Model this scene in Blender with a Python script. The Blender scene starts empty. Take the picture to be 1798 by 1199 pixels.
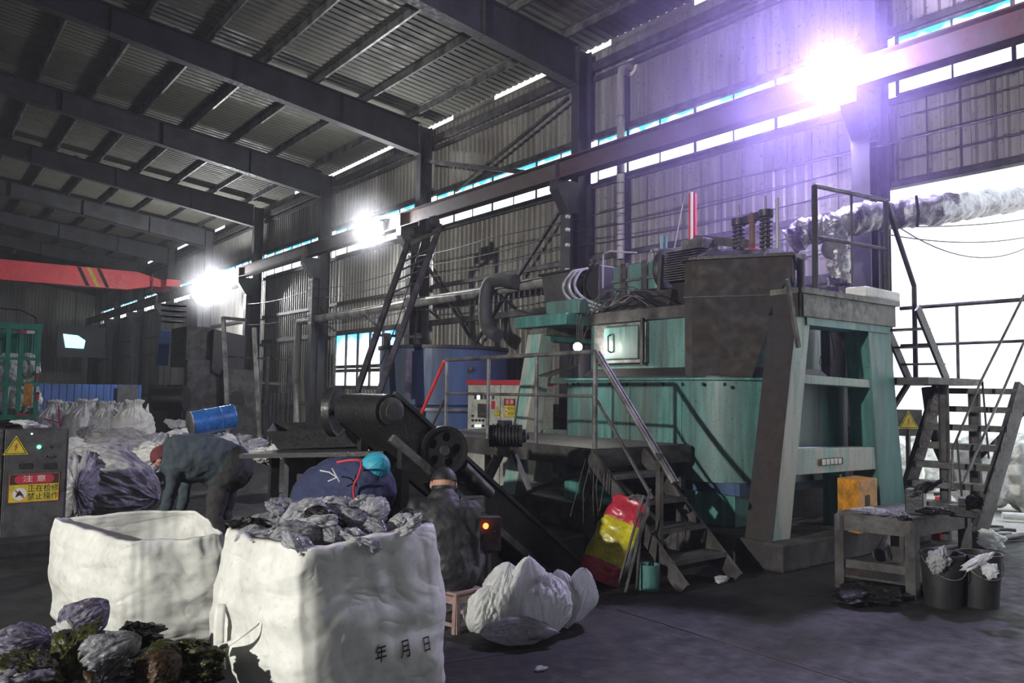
import bpy, math, random
from mathutils import Vector, Matrix, Euler, noise
random.seed(7)
S = bpy.context.scene
COL = S.collection
# ---------------------------------------------------------------- camera
FPX = 1400.0; EYE = Vector((0.0, 0.0, 1.7))
_yaw, _pit, _rol = math.radians(37.6), math.radians(3.55), math.radians(0.75)
FWD = Vector((math.sin(_yaw)*math.cos(_pit), math.cos(_yaw)*math.cos(_pit), math.sin(_pit)))
_r0 = Vector((math.cos(_yaw), -math.sin(_yaw), 0)); _u0 = _r0.cross(FWD)
RGT = _r0*math.cos(_rol)+_u0*math.sin(_rol); UPV = -_r0*math.sin(_rol)+_u0*math.cos(_rol)
cd = bpy.data.cameras.new('camera'); cam = bpy.data.objects.new('camera', cd); COL.objects.link(cam)
cd.sensor_width = 36.0; cd.lens = FPX*36.0/1798.0; cd.clip_start = .05; cd.clip_end = 400
cam.matrix_world = Matrix(((RGT.x, UPV.x, -FWD.x, EYE.x), (RGT.y, UPV.y, -FWD.y, EYE.y), (RGT.z, UPV.z, -FWD.z, EYE.z), (0, 0, 0, 1)))
S.camera = cam
# ---------------------------------------------------------------- world and view
S.view_settings.view_transform = 'Standard'; S.view_settings.look = 'None'
S.view_settings.exposure = 0.0; S.view_settings.gamma = 1.0; S.view_settings.use_curve_mapping = False
w = bpy.data.worlds.new('overcast_sky'); S.world = w; w.use_nodes = True
wn = w.node_tree.nodes; wl = w.node_tree.links
bg = wn['Background']; bg.inputs[0].default_value = (0.86, 0.93, 1.0, 1); bg.inputs[1].default_value = 3.0
S.cycles.use_denoising = True
S.cycles.max_bounces = 6; S.cycles.diffuse_bounces = 3; S.cycles.glossy_bounces = 3; S.cycles.transparent_max_bounces = 12
S.cycles.volume_bounces = 1; S.cycles.sample_clamp_indirect = 4.0; S.cycles.volume_step_rate = 1.5
S.cycles.caustics_reflective = False; S.cycles.caustics_refractive = False
def light(name, kind, loc, energy, color, size=.3, target=None, spot=None, blend=.4):
    d = bpy.data.lights.new(name, kind); d.energy = energy; d.color = color
    if kind == 'AREA':
        d.shape = 'RECTANGLE'; d.size = size if not isinstance(size, tuple) else size[0]; d.size_y = size if not isinstance(size, tuple) else size[1]
    else: d.shadow_soft_size = size
    if kind == 'SPOT': d.spot_size = math.radians(spot or 90); d.spot_blend = blend
    o = bpy.data.objects.new(name, d); COL.objects.link(o); o.location = loc
    if target is not None: o.rotation_euler = (Vector(target)-Vector(loc)).to_track_quat('-Z', 'Y').to_euler()
    return o
# the works floodlights: one on the opposite column row (left, outside the frame), three on this row
light('floodlight_left_row', 'SPOT', (-13.0, 2.45, 5.8), 11500, (1.0, .98, .90), .16, (5, 6.5, 1.0), 75, .5)
light('floodlight_bay_near', 'POINT', (9.72, 5.80, 6.02), 2600, (.62, .53, 1.0), .14)
light('floodlight_bay_middle', 'POINT', (9.6, 18.47, 5.85), 700, (.95, .97, 1.0), .12)
light('floodlight_bay_far', 'POINT', (9.4, 31.0, 5.5), 1500, (.95, .97, 1.0), .12)
light('work_light', 'POINT', (6.80, 7.46, 2.27), 28, (1.0, .95, .85), .05)

# ---------------------------------------------------------------- measuring helpers: a sight line meets a plane of the building
def ray(px, py): return FWD + RGT*((px-899)/FPX) - UPV*((py-599.5)/FPX)
def onx(x, px, py): d = ray(px, py); return EYE + d*((x-EYE.x)/d.x)
def ony(y, px, py): d = ray(px, py); return EYE + d*((y-EYE.y)/d.y)
def onz(z, px, py): d = ray(px, py); return EYE + d*((z-EYE.z)/d.z)
def dep(t, px, py): return EYE + ray(px, py)*t
V = Vector
# ---------------------------------------------------------------- materials
def mat(name, col, rough=.7, metal=0.0, dirt=None, dscale=3.0, damt=.5, streak=False, bump=.0, bscale=30, spec=.5, trans=0.0, emit=None, estr=0.0, mottle=.12, crease=0, film=0, drip=.35):
    m = bpy.data.materials.new(name); m.use_nodes = True
    nt = m.node_tree; N = nt.nodes; L = nt.links; b = N['Principled BSDF']
    b.inputs['Roughness'].default_value = rough; b.inputs['Metallic'].default_value = metal
    b.inputs['Specular IOR Level'].default_value = spec
    c4 = (*col, 1)
    b.inputs['Base Color'].default_value = c4
    if trans: b.inputs['Transmission Weight'].default_value = trans
    if emit: b.inputs['Emission Color'].default_value = (*emit, 1); b.inputs['Emission Strength'].default_value = estr
    tc = N.new('ShaderNodeTexCoord'); mp = N.new('ShaderNodeMapping'); L.new(tc.outputs['Object'], mp.inputs[0])
    if streak: mp.inputs['Scale'].default_value = (1, 1, .12)
    n1 = N.new('ShaderNodeTexNoise'); n1.inputs['Scale'].default_value = dscale; n1.inputs['Detail'].default_value = 7; n1.inputs['Roughness'].default_value = .65
    L.new(mp.outputs[0], n1.inputs['Vector'])
    if dirt is not None:
        r = N.new('ShaderNodeValToRGB'); e = r.color_ramp.elements
        e[0].position = .62-damt*.45; e[0].color = (0, 0, 0, 1); e[1].position = e[0].position+.22; e[1].color = (1, 1, 1, 1)
        L.new(n1.outputs['Fac'], r.inputs[0])
        n2 = N.new('ShaderNodeTexNoise'); n2.inputs['Scale'].default_value = dscale*7; n2.inputs['Detail'].default_value = 4
        L.new(mp.outputs[0], n2.inputs['Vector'])
        mx0 = N.new('ShaderNodeMix'); mx0.data_type = 'RGBA'; mx0.blend_type = 'MULTIPLY'; mx0.inputs[0].default_value = mottle*2.5
        mr2 = N.new('ShaderNodeMapRange'); L.new(n2.outputs['Fac'], mr2.inputs[0]); mr2.inputs[1].default_value = .32; mr2.inputs[2].default_value = .66; mr2.inputs[3].default_value = .25; mr2.inputs[4].default_value = 1.15
        mx0.inputs['A'].default_value = c4; L.new(mr2.outputs[0], mx0.inputs['B'])
        mx = N.new('ShaderNodeMix'); mx.data_type = 'RGBA'
        L.new(r.outputs[0], mx.inputs[0]); L.new(mx0.outputs['Result'], mx.inputs['A']); mx.inputs['B'].default_value = (*dirt, 1)
        res = mx.outputs['Result']
        if streak:
            m4 = N.new('ShaderNodeMapping'); m4.inputs['Scale'].default_value = (1, 1, .05); L.new(tc.outputs['Object'], m4.inputs[0])
            n4 = N.new('ShaderNodeTexNoise'); n4.inputs['Scale'].default_value = 17; n4.inputs['Detail'].default_value = 5; n4.inputs['Roughness'].default_value = .7; L.new(m4.outputs[0], n4.inputs['Vector'])
            r4 = N.new('ShaderNodeMapRange'); L.new(n4.outputs['Fac'], r4.inputs[0]); r4.inputs[1].default_value = .53; r4.inputs[2].default_value = .70; r4.inputs[3].default_value = 1.0; r4.inputs[4].default_value = .35
            x4 = N.new('ShaderNodeMix'); x4.data_type = 'RGBA'; x4.blend_type = 'MULTIPLY'; x4.inputs[0].default_value = min(1, drip); L.new(res, x4.inputs['A']); L.new(r4.outputs[0], x4.inputs['B']); res = x4.outputs['Result']
        # small soot specks
        n5 = N.new('ShaderNodeTexNoise'); n5.inputs['Scale'].default_value = dscale*16; n5.inputs['Detail'].default_value = 3; L.new(tc.outputs['Object'], n5.inputs['Vector'])
        r5 = N.new('ShaderNodeMapRange'); L.new(n5.outputs['Fac'], r5.inputs[0]); r5.inputs[1].default_value = .60; r5.inputs[2].default_value = .70; r5.inputs[3].default_value = 1.0; r5.inputs[4].default_value = .45
        x5 = N.new('ShaderNodeMix'); x5.data_type = 'RGBA'; x5.blend_type = 'MULTIPLY'; x5.inputs[0].default_value = min(1, mottle*4); L.new(res, x5.inputs['A']); L.new(r5.outputs[0], x5.inputs['B']); res = x5.outputs['Result']
        L.new(res, b.inputs['Base Color'])
        rr = N.new('ShaderNodeMapRange'); L.new(n2.outputs['Fac'], rr.inputs[0]); rr.inputs[1].default_value = .3; rr.inputs[2].default_value = .7; rr.inputs[3].default_value = max(.05, rough-.1); rr.inputs[4].default_value = min(1, rough+.2); L.new(rr.outputs[0], b.inputs['Roughness'])
    if bump:
        n3 = N.new('ShaderNodeTexNoise'); n3.inputs['Scale'].default_value = bscale; n3.inputs['Detail'].default_value = 5
        L.new(tc.outputs['Object'], n3.inputs['Vector'])
        bp = N.new('ShaderNodeBump'); bp.inputs['Strength'].default_value = bump; bp.inputs['Distance'].default_value = .02
        L.new(n3.outputs['Fac'], bp.inputs['Height']); L.new(bp.outputs[0], b.inputs['Normal'])
    if crease:
        mq = N.new('ShaderNodeMapping'); mq.inputs['Scale'].default_value = (1.6, 1.6, 3.2); L.new(tc.outputs['Object'], mq.inputs[0])
        na = N.new('ShaderNodeTexNoise'); na.inputs['Scale'].default_value = 1.5; na.inputs['Detail'].default_value = 2.5; na.inputs['Roughness'].default_value = .5; na.inputs['Distortion'].default_value = .6
        L.new(mq.outputs[0], na.inputs['Vector'])
        s1 = N.new('ShaderNodeMath'); s1.operation = 'SUBTRACT'; L.new(na.outputs['Fac'], s1.inputs[0]); s1.inputs[1].default_value = .5
        s2 = N.new('ShaderNodeMath'); s2.operation = 'ABSOLUTE'; L.new(s1.outputs[0], s2.inputs[0])
        s3 = N.new('ShaderNodeMath'); s3.operation = 'POWER'; L.new(s2.outputs[0], s3.inputs[0]); s3.inputs[1].default_value = 1.0
        bq = N.new('ShaderNodeBump'); bq.inputs['Strength'].default_value = crease; bq.inputs['Distance'].default_value = .06
        L.new(s3.outputs[0], bq.inputs['Height']); L.new(bq.outputs[0], b.inputs['Normal'])
    if film:
        nb = N.new('ShaderNodeTexVoronoi'); nb.inputs['Scale'].default_value = 5; nb.feature = 'F1'; nb.distance = 'MINKOWSKI' if False else 'EUCLIDEAN'
        nd = N.new('ShaderNodeTexNoise'); nd.inputs['Scale'].default_value = 3; nd.inputs['Detail'].default_value = 6; nd.inputs['Distortion'].default_value = 1.5; L.new(tc.outputs['Object'], nd.inputs['Vector'])
        mz = N.new('ShaderNodeMix'); mz.data_type = 'VECTOR'; mz.inputs[0].default_value = .45; L.new(tc.outputs['Object'], mz.inputs['A']); L.new(nd.outputs['Color'], mz.inputs['B']); L.new(mz.outputs['Result'], nb.inputs['Vector'])
        bq = N.new('ShaderNodeBump'); bq.inputs['Strength'].default_value = film; bq.inputs['Distance'].default_value = .12
        L.new(nb.outputs['Distance'], bq.inputs['Height']); L.new(bq.outputs[0], b.inputs['Normal'])
        tl = N.new('ShaderNodeBsdfTranslucent'); sh = N.new('ShaderNodeMixShader'); sh.inputs[0].default_value = .55
        src = b.inputs['Base Color'].links[0].from_socket if b.inputs['Base Color'].links else None
        if src: L.new(src, tl.inputs[0])
        else: tl.inputs[0].default_value = c4
        L.new(bq.outputs[0], tl.inputs['Normal']); L.new(b.outputs[0], sh.inputs[1]); L.new(tl.outputs[0], sh.inputs[2]); L.new(sh.outputs[0], N['Material Output'].inputs[0])
    return m
def glow(name, col, s):
    m = bpy.data.materials.new(name); m.use_nodes = True; N = m.node_tree.nodes; N.clear()
    e = N.new('ShaderNodeEmission'); e.inputs[0].default_value = (*col, 1); e.inputs[1].default_value = s
    o = N.new('ShaderNodeOutputMaterial'); m.node_tree.links.new(e.outputs[0], o.inputs[0]); return m
M_ = {}
def mats():
    g = M_
    g['floor'] = mat('sooty_concrete', (.034, .033, .032), .66, 0, (.011, .0105, .011), 1.1, .62, bump=.35, bscale=14, spec=.3, mottle=.25)
    g['concrete'] = mat('plinth_concrete', (.10, .095, .09), .85, 0, (.03, .028, .03), 3, .6, bump=.5, bscale=20)
    g['wall'] = mat('zinc_cladding', (.34, .325, .295), .5, .2, (.16, .15, .135), .9, .6, streak=True, spec=.4, mottle=.2)
    g['roof'] = mat('roof_cladding', (.125, .12, .095), .6, .0, (.09, .087, .068), .5, .5, spec=.4)
    g['steel'] = mat('primer_steel', (.045, .047, .055), .55, .1, (.025, .022, .022), 2, .5, mottle=.1)
    g['rail'] = mat('rail_steel', (.10, .09, .095), .6, .1, (.09, .045, .04), 1.2, .45)
    g['gal'] = mat('galvanised_steel', (.24, .24, .24), .45, .5, (.07, .065, .065), 3, .5)
    g['galdark'] = mat('dusty_steel', (.11, .105, .105), .55, .4, (.045, .04, .04), 4, .55)
    g['glazing'] = None
    g['teal'] = mat('teal_paint', (.085, .27, .25), .42, .0, (.045, .12, .115), 2.2, .36, streak=True, spec=.5, mottle=.2)
    g['tealworn'] = mat('worn_teal_paint', (.105, .25, .235), .40, 0, (.09, .11, .105), 2.2, .42, streak=True, mottle=.18, drip=.5)
    g['tealscufflit'] = mat('scuffed_lit_teal_paint', (.20, .42, .38), .45, 0, (.40, .40, .36), 4.0, .55, streak=True, mottle=.2, drip=.6)  # worn paint, made paler to replace weak light on the trestle fronts
    g['beamgrime'] = mat('grimy_beam_paint', (.24, .24, .20), .5, 0, (.075, .075, .07), 2.0, .6, mottle=.2)
    g['hopper'] = mat('hopper_steel', (.027, .024, .032), .7, .0, (.026, .018, .015), 1.3, .55, mottle=.15)
    g['dark'] = mat('oily_black_steel', (.028, .028, .031), .42, .3, (.035, .033, .035), 5, .45, bump=.2, bscale=40)
    g['rubber'] = mat('black_rubber', (.016, .016, .017), .5, 0, (.03, .028, .03), 6, .4)
    g['blue'] = mat('blue_tank_paint', (.055, .10, .20), .5, .1, (.05, .065, .10), 1.6, .5, streak=True)
    g['drum'] = mat('blue_drum_paint', (.03, .17, .52), .3, .1, (.02, .09, .26), 3, .35)
    g['bluesheet'] = mat('blue_hoarding', (.05, .13, .42), .6, 0, (.04, .08, .22), .6, .5)
    g['red'] = mat('crane_red', (.75, .05, .06), .45, 0, (.52, .04, .05), 1.2, .4)
    g['redcyl'] = mat('red_cylinder_paint', (.6, .03, .04), .65, 0, (.4, .04, .05), 4, .3)
    g['orange'] = mat('orange_box_paint', (.72, .30, .02), .5, 0, (.28, .12, .02), 7, .45)
    g['white'] = mat('cream_enamel', (.52, .53, .48), .4, 0, (.28, .28, .26), 4, .4)
    g['cab'] = mat('grey_cabinet_paint', (.085, .085, .088), .5, .1, (.045, .043, .045), 4, .5)
    g['bagw'] = mat('woven_sack_white', (.78, .78, .74), .5, 0, (.56, .55, .52), 2.2, .35, spec=.4, crease=.55, mottle=.05)
    g['bagd'] = mat('woven_sack_dusty', (.74, .74, .71), .55, 0, (.46, .45, .44), 4, .4, crease=.6, mottle=.05)
    g['bagg'] = mat('woven_sack_grey', (.42, .42, .43), .4, 0, (.22, .215, .22), 5, .5, crease=.6)
    g['film'] = mat('clear_film', (.78, .78, .81), .15, 0, (.45, .45, .49), 6, .45, spec=.9, film=.22, mottle=.05)
    g['filmw'] = mat('white_film', (.95, .96, .95), .28, 0, (.86, .87, .86), 6, .4, spec=.7, film=.22, mottle=.05)
    g['filmg'] = mat('grey_film', (.60, .60, .66), .15, 0, (.24, .24, .27), 5, .5, spec=.9, film=.22, mottle=.05)
    g['filmk'] = mat('black_film', (.016, .016, .018), .22, 0, (.05, .05, .055), 6, .4, spec=.8, film=.22, mottle=.05)
    g['filmy'] = mat('yellow_green_film', (.15, .15, .04), .25, 0, (.035, .04, .02), 6, .5, spec=.7, film=.22, mottle=.05)
    g['filmv'] = mat('dark_green_film', (.03, .04, .028), .25, 0, (.015, .017, .015), 6, .5, spec=.7, film=.22, mottle=.05)
    g['filmo'] = mat('orange_film', (.20, .10, .04), .3, 0, (.05, .04, .03), 8, .55, spec=.7, film=.22, mottle=.05)
    g['foil'] = mat('crumpled_foil', (.40, .39, .41), .3, .55, (.16, .16, .18), 9, .4, bump=1.0, bscale=18)
    g['navy'] = mat('navy_jacket', (.035, .045, .12), .8, 0, (.025, .03, .075), 9, .4, bump=.4, bscale=12)
    g['slate'] = mat('slate_jacket', (.055, .075, .09), .85, 0, (.04, .05, .065), 9, .4, bump=.4, bscale=12)
    g['blackjk'] = mat('black_jacket', (.022, .021, .025), .6, 0, (.033, .032, .037), 9, .4, bump=.4, bscale=12)
    g['trous'] = mat('dark_trousers', (.035, .034, .036), .85, 0, (.05, .048, .046), 6, .4, bump=.4, bscale=10)
    g['trouteal'] = mat('dark_teal_trousers', (.02, .045, .06), .85, 0, (.025, .035, .045), 6, .4, bump=.3, bscale=10)
    g['skin'] = mat('skin', (.50, .27, .19), .55, 0, (.42, .2, .15), 8, .3)
    g['maroon'] = mat('maroon_knit', (.16, .035, .045), .9, 0, (.10, .02, .03), 20, .4)
    g['cyan'] = mat('turquoise_hairnet', (.04, .42, .58), .5, 0, (.02, .28, .42), 16, .4)
    g['magenta'] = mat('magenta_cuff', (.35, .03, .17), .7, 0, (.2, .02, .1), 9, .3)
    g['redstrap'] = mat('red_apron_strap', (.60, .05, .07), .6)
    g['hair'] = mat('black_hair', (.012, .011, .011), .6)
    g['whitepl'] = mat('white_plastic', (.75, .75, .75), .4)
    g['stool'] = mat('pink_plastic', (.36, .24, .22), .45, 0, (.20, .13, .12), 6, .4)
    g['yellow'] = mat('sign_yellow', (.62, .50, .03), .6, 0, (.40, .31, .03), 9, .4)
    g['signred'] = mat('sign_red', (.42, .03, .05), .6)
    g['ink'] = mat('sign_ink', (.03, .02, .015), .8)
    g['signwhite'] = mat('sign_white', (.65, .62, .6), .7)
    g['sackred'] = mat('sack_red', (.52, .03, .06), .3, 0, (.28, .02, .04), 6, .4, spec=.6)
    g['sackyel'] = mat('sack_yellow', (.60, .52, .02), .3, 0, (.30, .24, .02), 6, .45, spec=.6)
    g['sackgrey'] = mat('sack_grey', (.14, .14, .15), .4, 0, (.07, .07, .08), 5, .5, spec=.6)
    g['green'] = mat('truck_green', (.015, .27, .17), .45, 0, (.01, .16, .10), 3, .4)
    g['rust'] = mat('rust_brown', (.22, .12, .08), .8, 0, (.10, .06, .05), 6, .5)
    g['rustlight'] = mat('orange_brown_rust', (.50, .27, .17), .75, 0, (.22, .12, .08), 6, .5)
    g['olive'] = mat('faded_yellow_steel', (.22, .20, .11), .7, 0, (.10, .09, .07), 5, .5)
    g['pvc'] = mat('grey_duct', (.48, .46, .43), .5, 0, (.16, .15, .15), 2, .5, streak=True)
    g['hose'] = mat('flexible_duct', (.07, .068, .07), .6, 0, (.05, .048, .05), 4, .4)
    g['palehose'] = mat('pale_hose', (.30, .29, .33), .4)
    g['cable'] = mat('cable_black', (.02, .02, .022), .5)
    g['outfloor'] = mat('yard_concrete', (.42, .41, .38), .85, 0, (.30, .29, .27), 1, .5)
    g['outwall'] = mat('white_cladding', (.85, .86, .88), .6)
    g['lens'] = glow('lamp_lens', (1, .98, 1), 60)
    g['lensmall'] = glow('work_lamp_lens', (1, .96, .86), 30)
    g['ledg'] = glow('green_led', (.1, 1, .35), 6)
    g['ledr'] = glow('red_led', (1, .12, .03), 7)
    g['ledw'] = glow('white_led', (.8, 1, .9), 4)
    g['extred'] = mat('extinguisher_red', (.75, .06, .10), .35)
    g['porc'] = mat('porcelain', (.6, .58, .55), .3)
    g['purplefilm'] = mat('lavender_film', (.40, .37, .50), .22, 0, (.12, .11, .15), 5, .5, spec=.9, film=.22, mottle=.05)
mats()
# window sheet: thin translucent plastic, blue protective film left along the top
def glazing():
    m = bpy.data.materials.new('translucent_sheet'); m.use_nodes = True; nt = m.node_tree; N = nt.nodes; L = nt.links; N.clear()
    out = N.new('ShaderNodeOutputMaterial'); mix = N.new('ShaderNodeMixShader'); tr = N.new('ShaderNodeBsdfTransparent'); tl = N.new('ShaderNodeBsdfTranslucent')
    geo = N.new('ShaderNodeNewGeometry'); sep = N.new('ShaderNodeSeparateXYZ'); L.new(geo.outputs['Position'], sep.inputs[0])
    nz = N.new('ShaderNodeTexNoise'); nz.inputs['Scale'].default_value = 3.0; nz.inputs['Detail'].default_value = 5; L.new(geo.outputs['Position'], nz.inputs['Vector'])
    ad = N.new('ShaderNodeMath'); ad.operation = 'MULTIPLY_ADD'; L.new(nz.outputs['Fac'], ad.inputs[0]); ad.inputs[1].default_value = .30; L.new(sep.outputs['Z'], ad.inputs[2])
    rp = N.new('ShaderNodeMapRange'); L.new(ad.outputs[0], rp.inputs[0]); rp.inputs[1].default_value = 6.78; rp.inputs[2].default_value = 6.84
    mx = N.new('ShaderNodeMix'); mx.data_type = 'RGBA'; L.new(rp.outputs[0], mx.inputs[0]); mx.inputs['A'].default_value = (.95, .95, .86, 1); mx.inputs['B'].default_value = (.06, .42, .75, 1)
    L.new(mx.outputs['Result'], tr.inputs[0]); L.new(mx.outputs['Result'], tl.inputs[0])
    mix.inputs[0].default_value = .35; L.new(tr.outputs[0], mix.inputs[1]); L.new(tl.outputs[0], mix.inputs[2]); L.new(mix.outputs[0], out.inputs[0])
    return m
M_['glazing'] = glazing()
# ---------------------------------------------------------------- mesh collecting helpers
class MB:
    def __init__(s): s.v = []; s.f = []
    def add(s, vs, fs):
        o = len(s.v); s.v += [tuple(p) for p in vs]; s.f += [tuple(i+o for i in q) for q in fs]; return s
    def box(s, c, d, rz=0, rot=None):
        R = rot if rot is not None else Matrix.Rotation(rz, 3, 'Z'); c = V(c)
        vs = [c+R@V((x*d[0]/2, y*d[1]/2, z*d[2]/2)) for x in (-1, 1) for y in (-1, 1) for z in (-1, 1)]
        return s.add(vs, [(0, 1, 3, 2), (4, 6, 7, 5), (0, 4, 5, 1), (2, 3, 7, 6), (0, 2, 6, 4), (1, 5, 7, 3)])
    def span(s, a, b): return s.box([(a[i]+b[i])/2 for i in range(3)], [abs(a[i]-b[i]) for i in range(3)])
    def bar(s, p, q, w, h, up=(0, 0, 1)):
        p = V(p); q = V(q); d = (q-p); L = d.length; d.normalize(); u = V(up)
        if abs(d.dot(u)) > .98: u = V((0, 1, 0))
        r = d.cross(u).normalized(); u = r.cross(d)
        return s.box((p+q)/2, (w, L, h), rot=Matrix((r, d, u)).transposed())
    def ibeam(s, p, q, D, W, tf=.02, tw=.014, up=(0, 0, 1)):
        p = V(p); q = V(q); d = (q-p).normalized(); u = V(up); r = d.cross(u).normalized(); u = r.cross(d)
        s.bar(p+u*(D/2-tf/2), q+u*(D/2-tf/2), W, tf, u); s.bar(p-u*(D/2-tf/2), q-u*(D/2-tf/2), W, tf, u); s.bar(p, q, tw, D-2*tf, u); return s
    def tube(s, pts, r, n=10, caps=True):
        pts = [V(p) for p in pts]; rr = r if isinstance(r, (list, tuple)) else [r]*len(pts)
        vs = []; up = None
        for i, p in enumerate(pts):
            d = (pts[min(i+1, len(pts)-1)]-pts[max(i-1, 0)]).normalized()
            if up is None:
                up = V((0, 0, 1)) if abs(d.z) < .9 else V((1, 0, 0))
            a = d.cross(up)
            if a.length < 1e-4: a = d.cross(V((0, 1, .1)))
            a.normalize(); up = a.cross(d)
            for k in range(n): t = 2*math.pi*k/n; vs.append(p+a*math.cos(t)*rr[i]+up*math.sin(t)*rr[i])
        fs = [(i*n+k, i*n+(k+1) % n, (i+1)*n+(k+1) % n, (i+1)*n+k) for i in range(len(pts)-1) for k in range(n)]
        if caps: fs += [tuple(range(n-1, -1, -1)), tuple((len(pts)-1)*n+k for k in range(n))]
        return s.add(vs, fs)
    def cyl(s, p, q, r, n=24): return s.tube([p, q], r, n)
    def lathe(s, c, prof, n=32, axis=(0, 0, 1)):
        c = V(c); ax = V(axis).normalized(); a = ax.orthogonal().normalized(); b = ax.cross(a); vs = []
        for r, z in prof:
            for k in range(n): t = 2*math.pi*k/n; vs.append(c+ax*z+(a*math.cos(t)+b*math.sin(t))*r)
        m = len(prof)
        fs = [(i*n+k, i*n+(k+1) % n, (i+1)*n+(k+1) % n, (i+1)*n+k) for i in range(m-1) for k in range(n)]
        if prof[0][0] > 1e-4: fs.append(tuple(range(n-1, -1, -1)))
        if prof[-1][0] > 1e-4: fs.append(tuple((m-1)*n+k for k in range(n)))
        return s.add(vs, fs)
    def prism(s, poly, ext):
        e = V(ext); n = len(poly); a = [V(p) for p in poly]
        vs = a+[p+e for p in a]
        return s.add(vs, [tuple(range(n-1, -1, -1)), tuple(range(n, 2*n))]+[(i, (i+1) % n, n+(i+1) % n, n+i) for i in range(n)])
    def grid(s, nu, nv, fn, wrap=False):
        vs = [fn(u/(nu if wrap else nu-1), v/(nv-1)) for v in range(nv) for u in range(nu)]
        fs = [(v*nu+u, v*nu+(u+1) % nu, (v+1)*nu+(u+1) % nu, (v+1)*nu+u) for v in range(nv-1) for u in range(nu if wrap else nu-1)]
        return s.add(vs, fs)
    def build(s, name, m, parent=None, smooth=False, bevel=0, sub=0, solid=0, label=None, auto=None):
        off = V(parent.get('_o', (0, 0, 0))) if parent is not None else V((0, 0, 0))
        me = bpy.data.meshes.new(name); me.from_pydata([V(p)-off for p in s.v], [], s.f)
        me.validate(); me.update()
        import bmesh
        bm = bmesh.new(); bm.from_mesh(me); bmesh.ops.recalc_face_normals(bm, faces=bm.faces); bm.to_mesh(me); bm.free()
        o = bpy.data.objects.new(name, me); COL.objects.link(o); me.materials.append(M_[m] if isinstance(m, str) else m)
        if smooth:
            for p in me.polygons: p.use_smooth = True
            if smooth == 'auto': me.set_sharp_from_angle(angle=math.radians(35))
        if solid: md = o.modifiers.new('solid', 'SOLIDIFY'); md.thickness = solid; md.offset = 0
        if bevel: md = o.modifiers.new('bevel', 'BEVEL'); md.width = bevel; md.segments = 2; md.limit_method = 'ANGLE'
        if sub: md = o.modifiers.new('sub', 'SUBSURF'); md.levels = sub; md.render_levels = sub
        if parent is not None: o.parent = parent; o['_o'] = tuple(off)
        if label: o['label'] = label
        return o
def tag(o, label=None, cat=None, group=None, kind=None):
    if label: o['label'] = label
    if cat: o['category'] = cat
    if group: o['group'] = group
    if kind: o['kind'] = kind
    return o
def thing(name, label, cat, loc=(0, 0, 0), group=None, kind=None):
    o = bpy.data.objects.new(name, None); COL.objects.link(o); o.location = loc; o.empty_display_size = .1; o['_o'] = tuple(loc)
    return tag(o, label, cat, group, kind)
def struct(name, mb, m, **k): return tag(mb.build(name, m, **k), kind='structure')
def copy_tree(o, loc=None, rot=None, scale=None, parent=None):
    c = o.copy(); COL.objects.link(c)
    if parent is not None: c.parent = parent
    if loc is not None: c.location = loc
    if rot is not None: c.rotation_euler = rot
    if scale is not None: c.scale = scale if not isinstance(scale, (int, float)) else (scale,)*3
    for ch in list(o.children): copy_tree(ch, parent=c)
    return c
def curve(q, n=7):
    q = [V(p) for p in q]; out = []
    for i in range(len(q)-1):
        a = q[max(i-1, 0)]; b_ = q[i]; c = q[i+1]; d = q[min(i+2, len(q)-1)]
        for s in range(n):
            u = s/n; out.append(.5*((2*b_)+(c-a)*u+(2*a-5*b_+4*c-d)*u*u+(3*b_-a-3*c+d)*u**3))
    return out+[q[-1]]
def fbm(p, o=4): return noise.fractal(p, 1.0, 2.0, o)
_txt = {}
def text(name, body, org, right, up, size, m, parent=None, align='CENTER', fn=None, squash=1.0, bold=0.0):
    """flat lettering as a thin mesh; org = centre, right/up = directions"""
    cu = bpy.data.curves.new(name, 'FONT'); cu.body = body; cu.size = size; cu.offset = size*bold; cu.align_x = align; cu.align_y = 'CENTER'; cu.resolution_u = 3
    tmp = bpy.data.objects.new(name+'_c', cu); COL.objects.link(tmp)
    dg = bpy.context.evaluated_depsgraph_get(); dg.update(); me0 = tmp.evaluated_get(dg).to_mesh()
    r = V(right).normalized(); u = V(up).normalized(); b = MB()
    vs = [(V(org)+r*p.co.x*squash+u*p.co.y) if fn is None else fn(p.co.x, p.co.y) for p in me0.vertices]
    b.add(vs, [tuple(p.vertices) for p in me0.polygons]); tmp.evaluated_get(dg).to_mesh_clear()
    bpy.data.objects.remove(tmp); bpy.data.curves.remove(cu)
    return b.build(name, m, parent)
ORD = ['first', 'second', 'third', 'fourth', 'fifth', 'sixth', 'seventh', 'eighth', 'ninth', 'tenth', 'eleventh', 'twelfth']
# ================================================================= THE HALL
WX = 10.9; Y0 = 5.53; YEND = 60.0
CY = [Y0+6*k for k in range(-1, 10)]
def roofz(x): return 8.62+(10.6-x)*.115
b = MB(); b.span((-14, -9, -.3), (WX+.1, YEND, 0)); struct('floor', b, 'floor')
# expansion joint in the slab
b = MB(); pa = onz(0, 1085, 1070); pb = onz(0, 1500, 1199); dd = (pb-pa)
pts = [pa+dd*(i/30*1.4)+V((noise.noise(V((i*.7, 0, 0)))*.012, 0, .002)) for i in range(31)]
for i in range(30): b.bar(pts[i], pts[i+1], .024, .004)
pa = onz(0, 770, 1165); pb = onz(0, 960, 1137)
b.bar(pa+V((0, 0, .001)), pb+V((0, 0, .001)), .02, .004)
struct('trim_1', b, 'ink')
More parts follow.
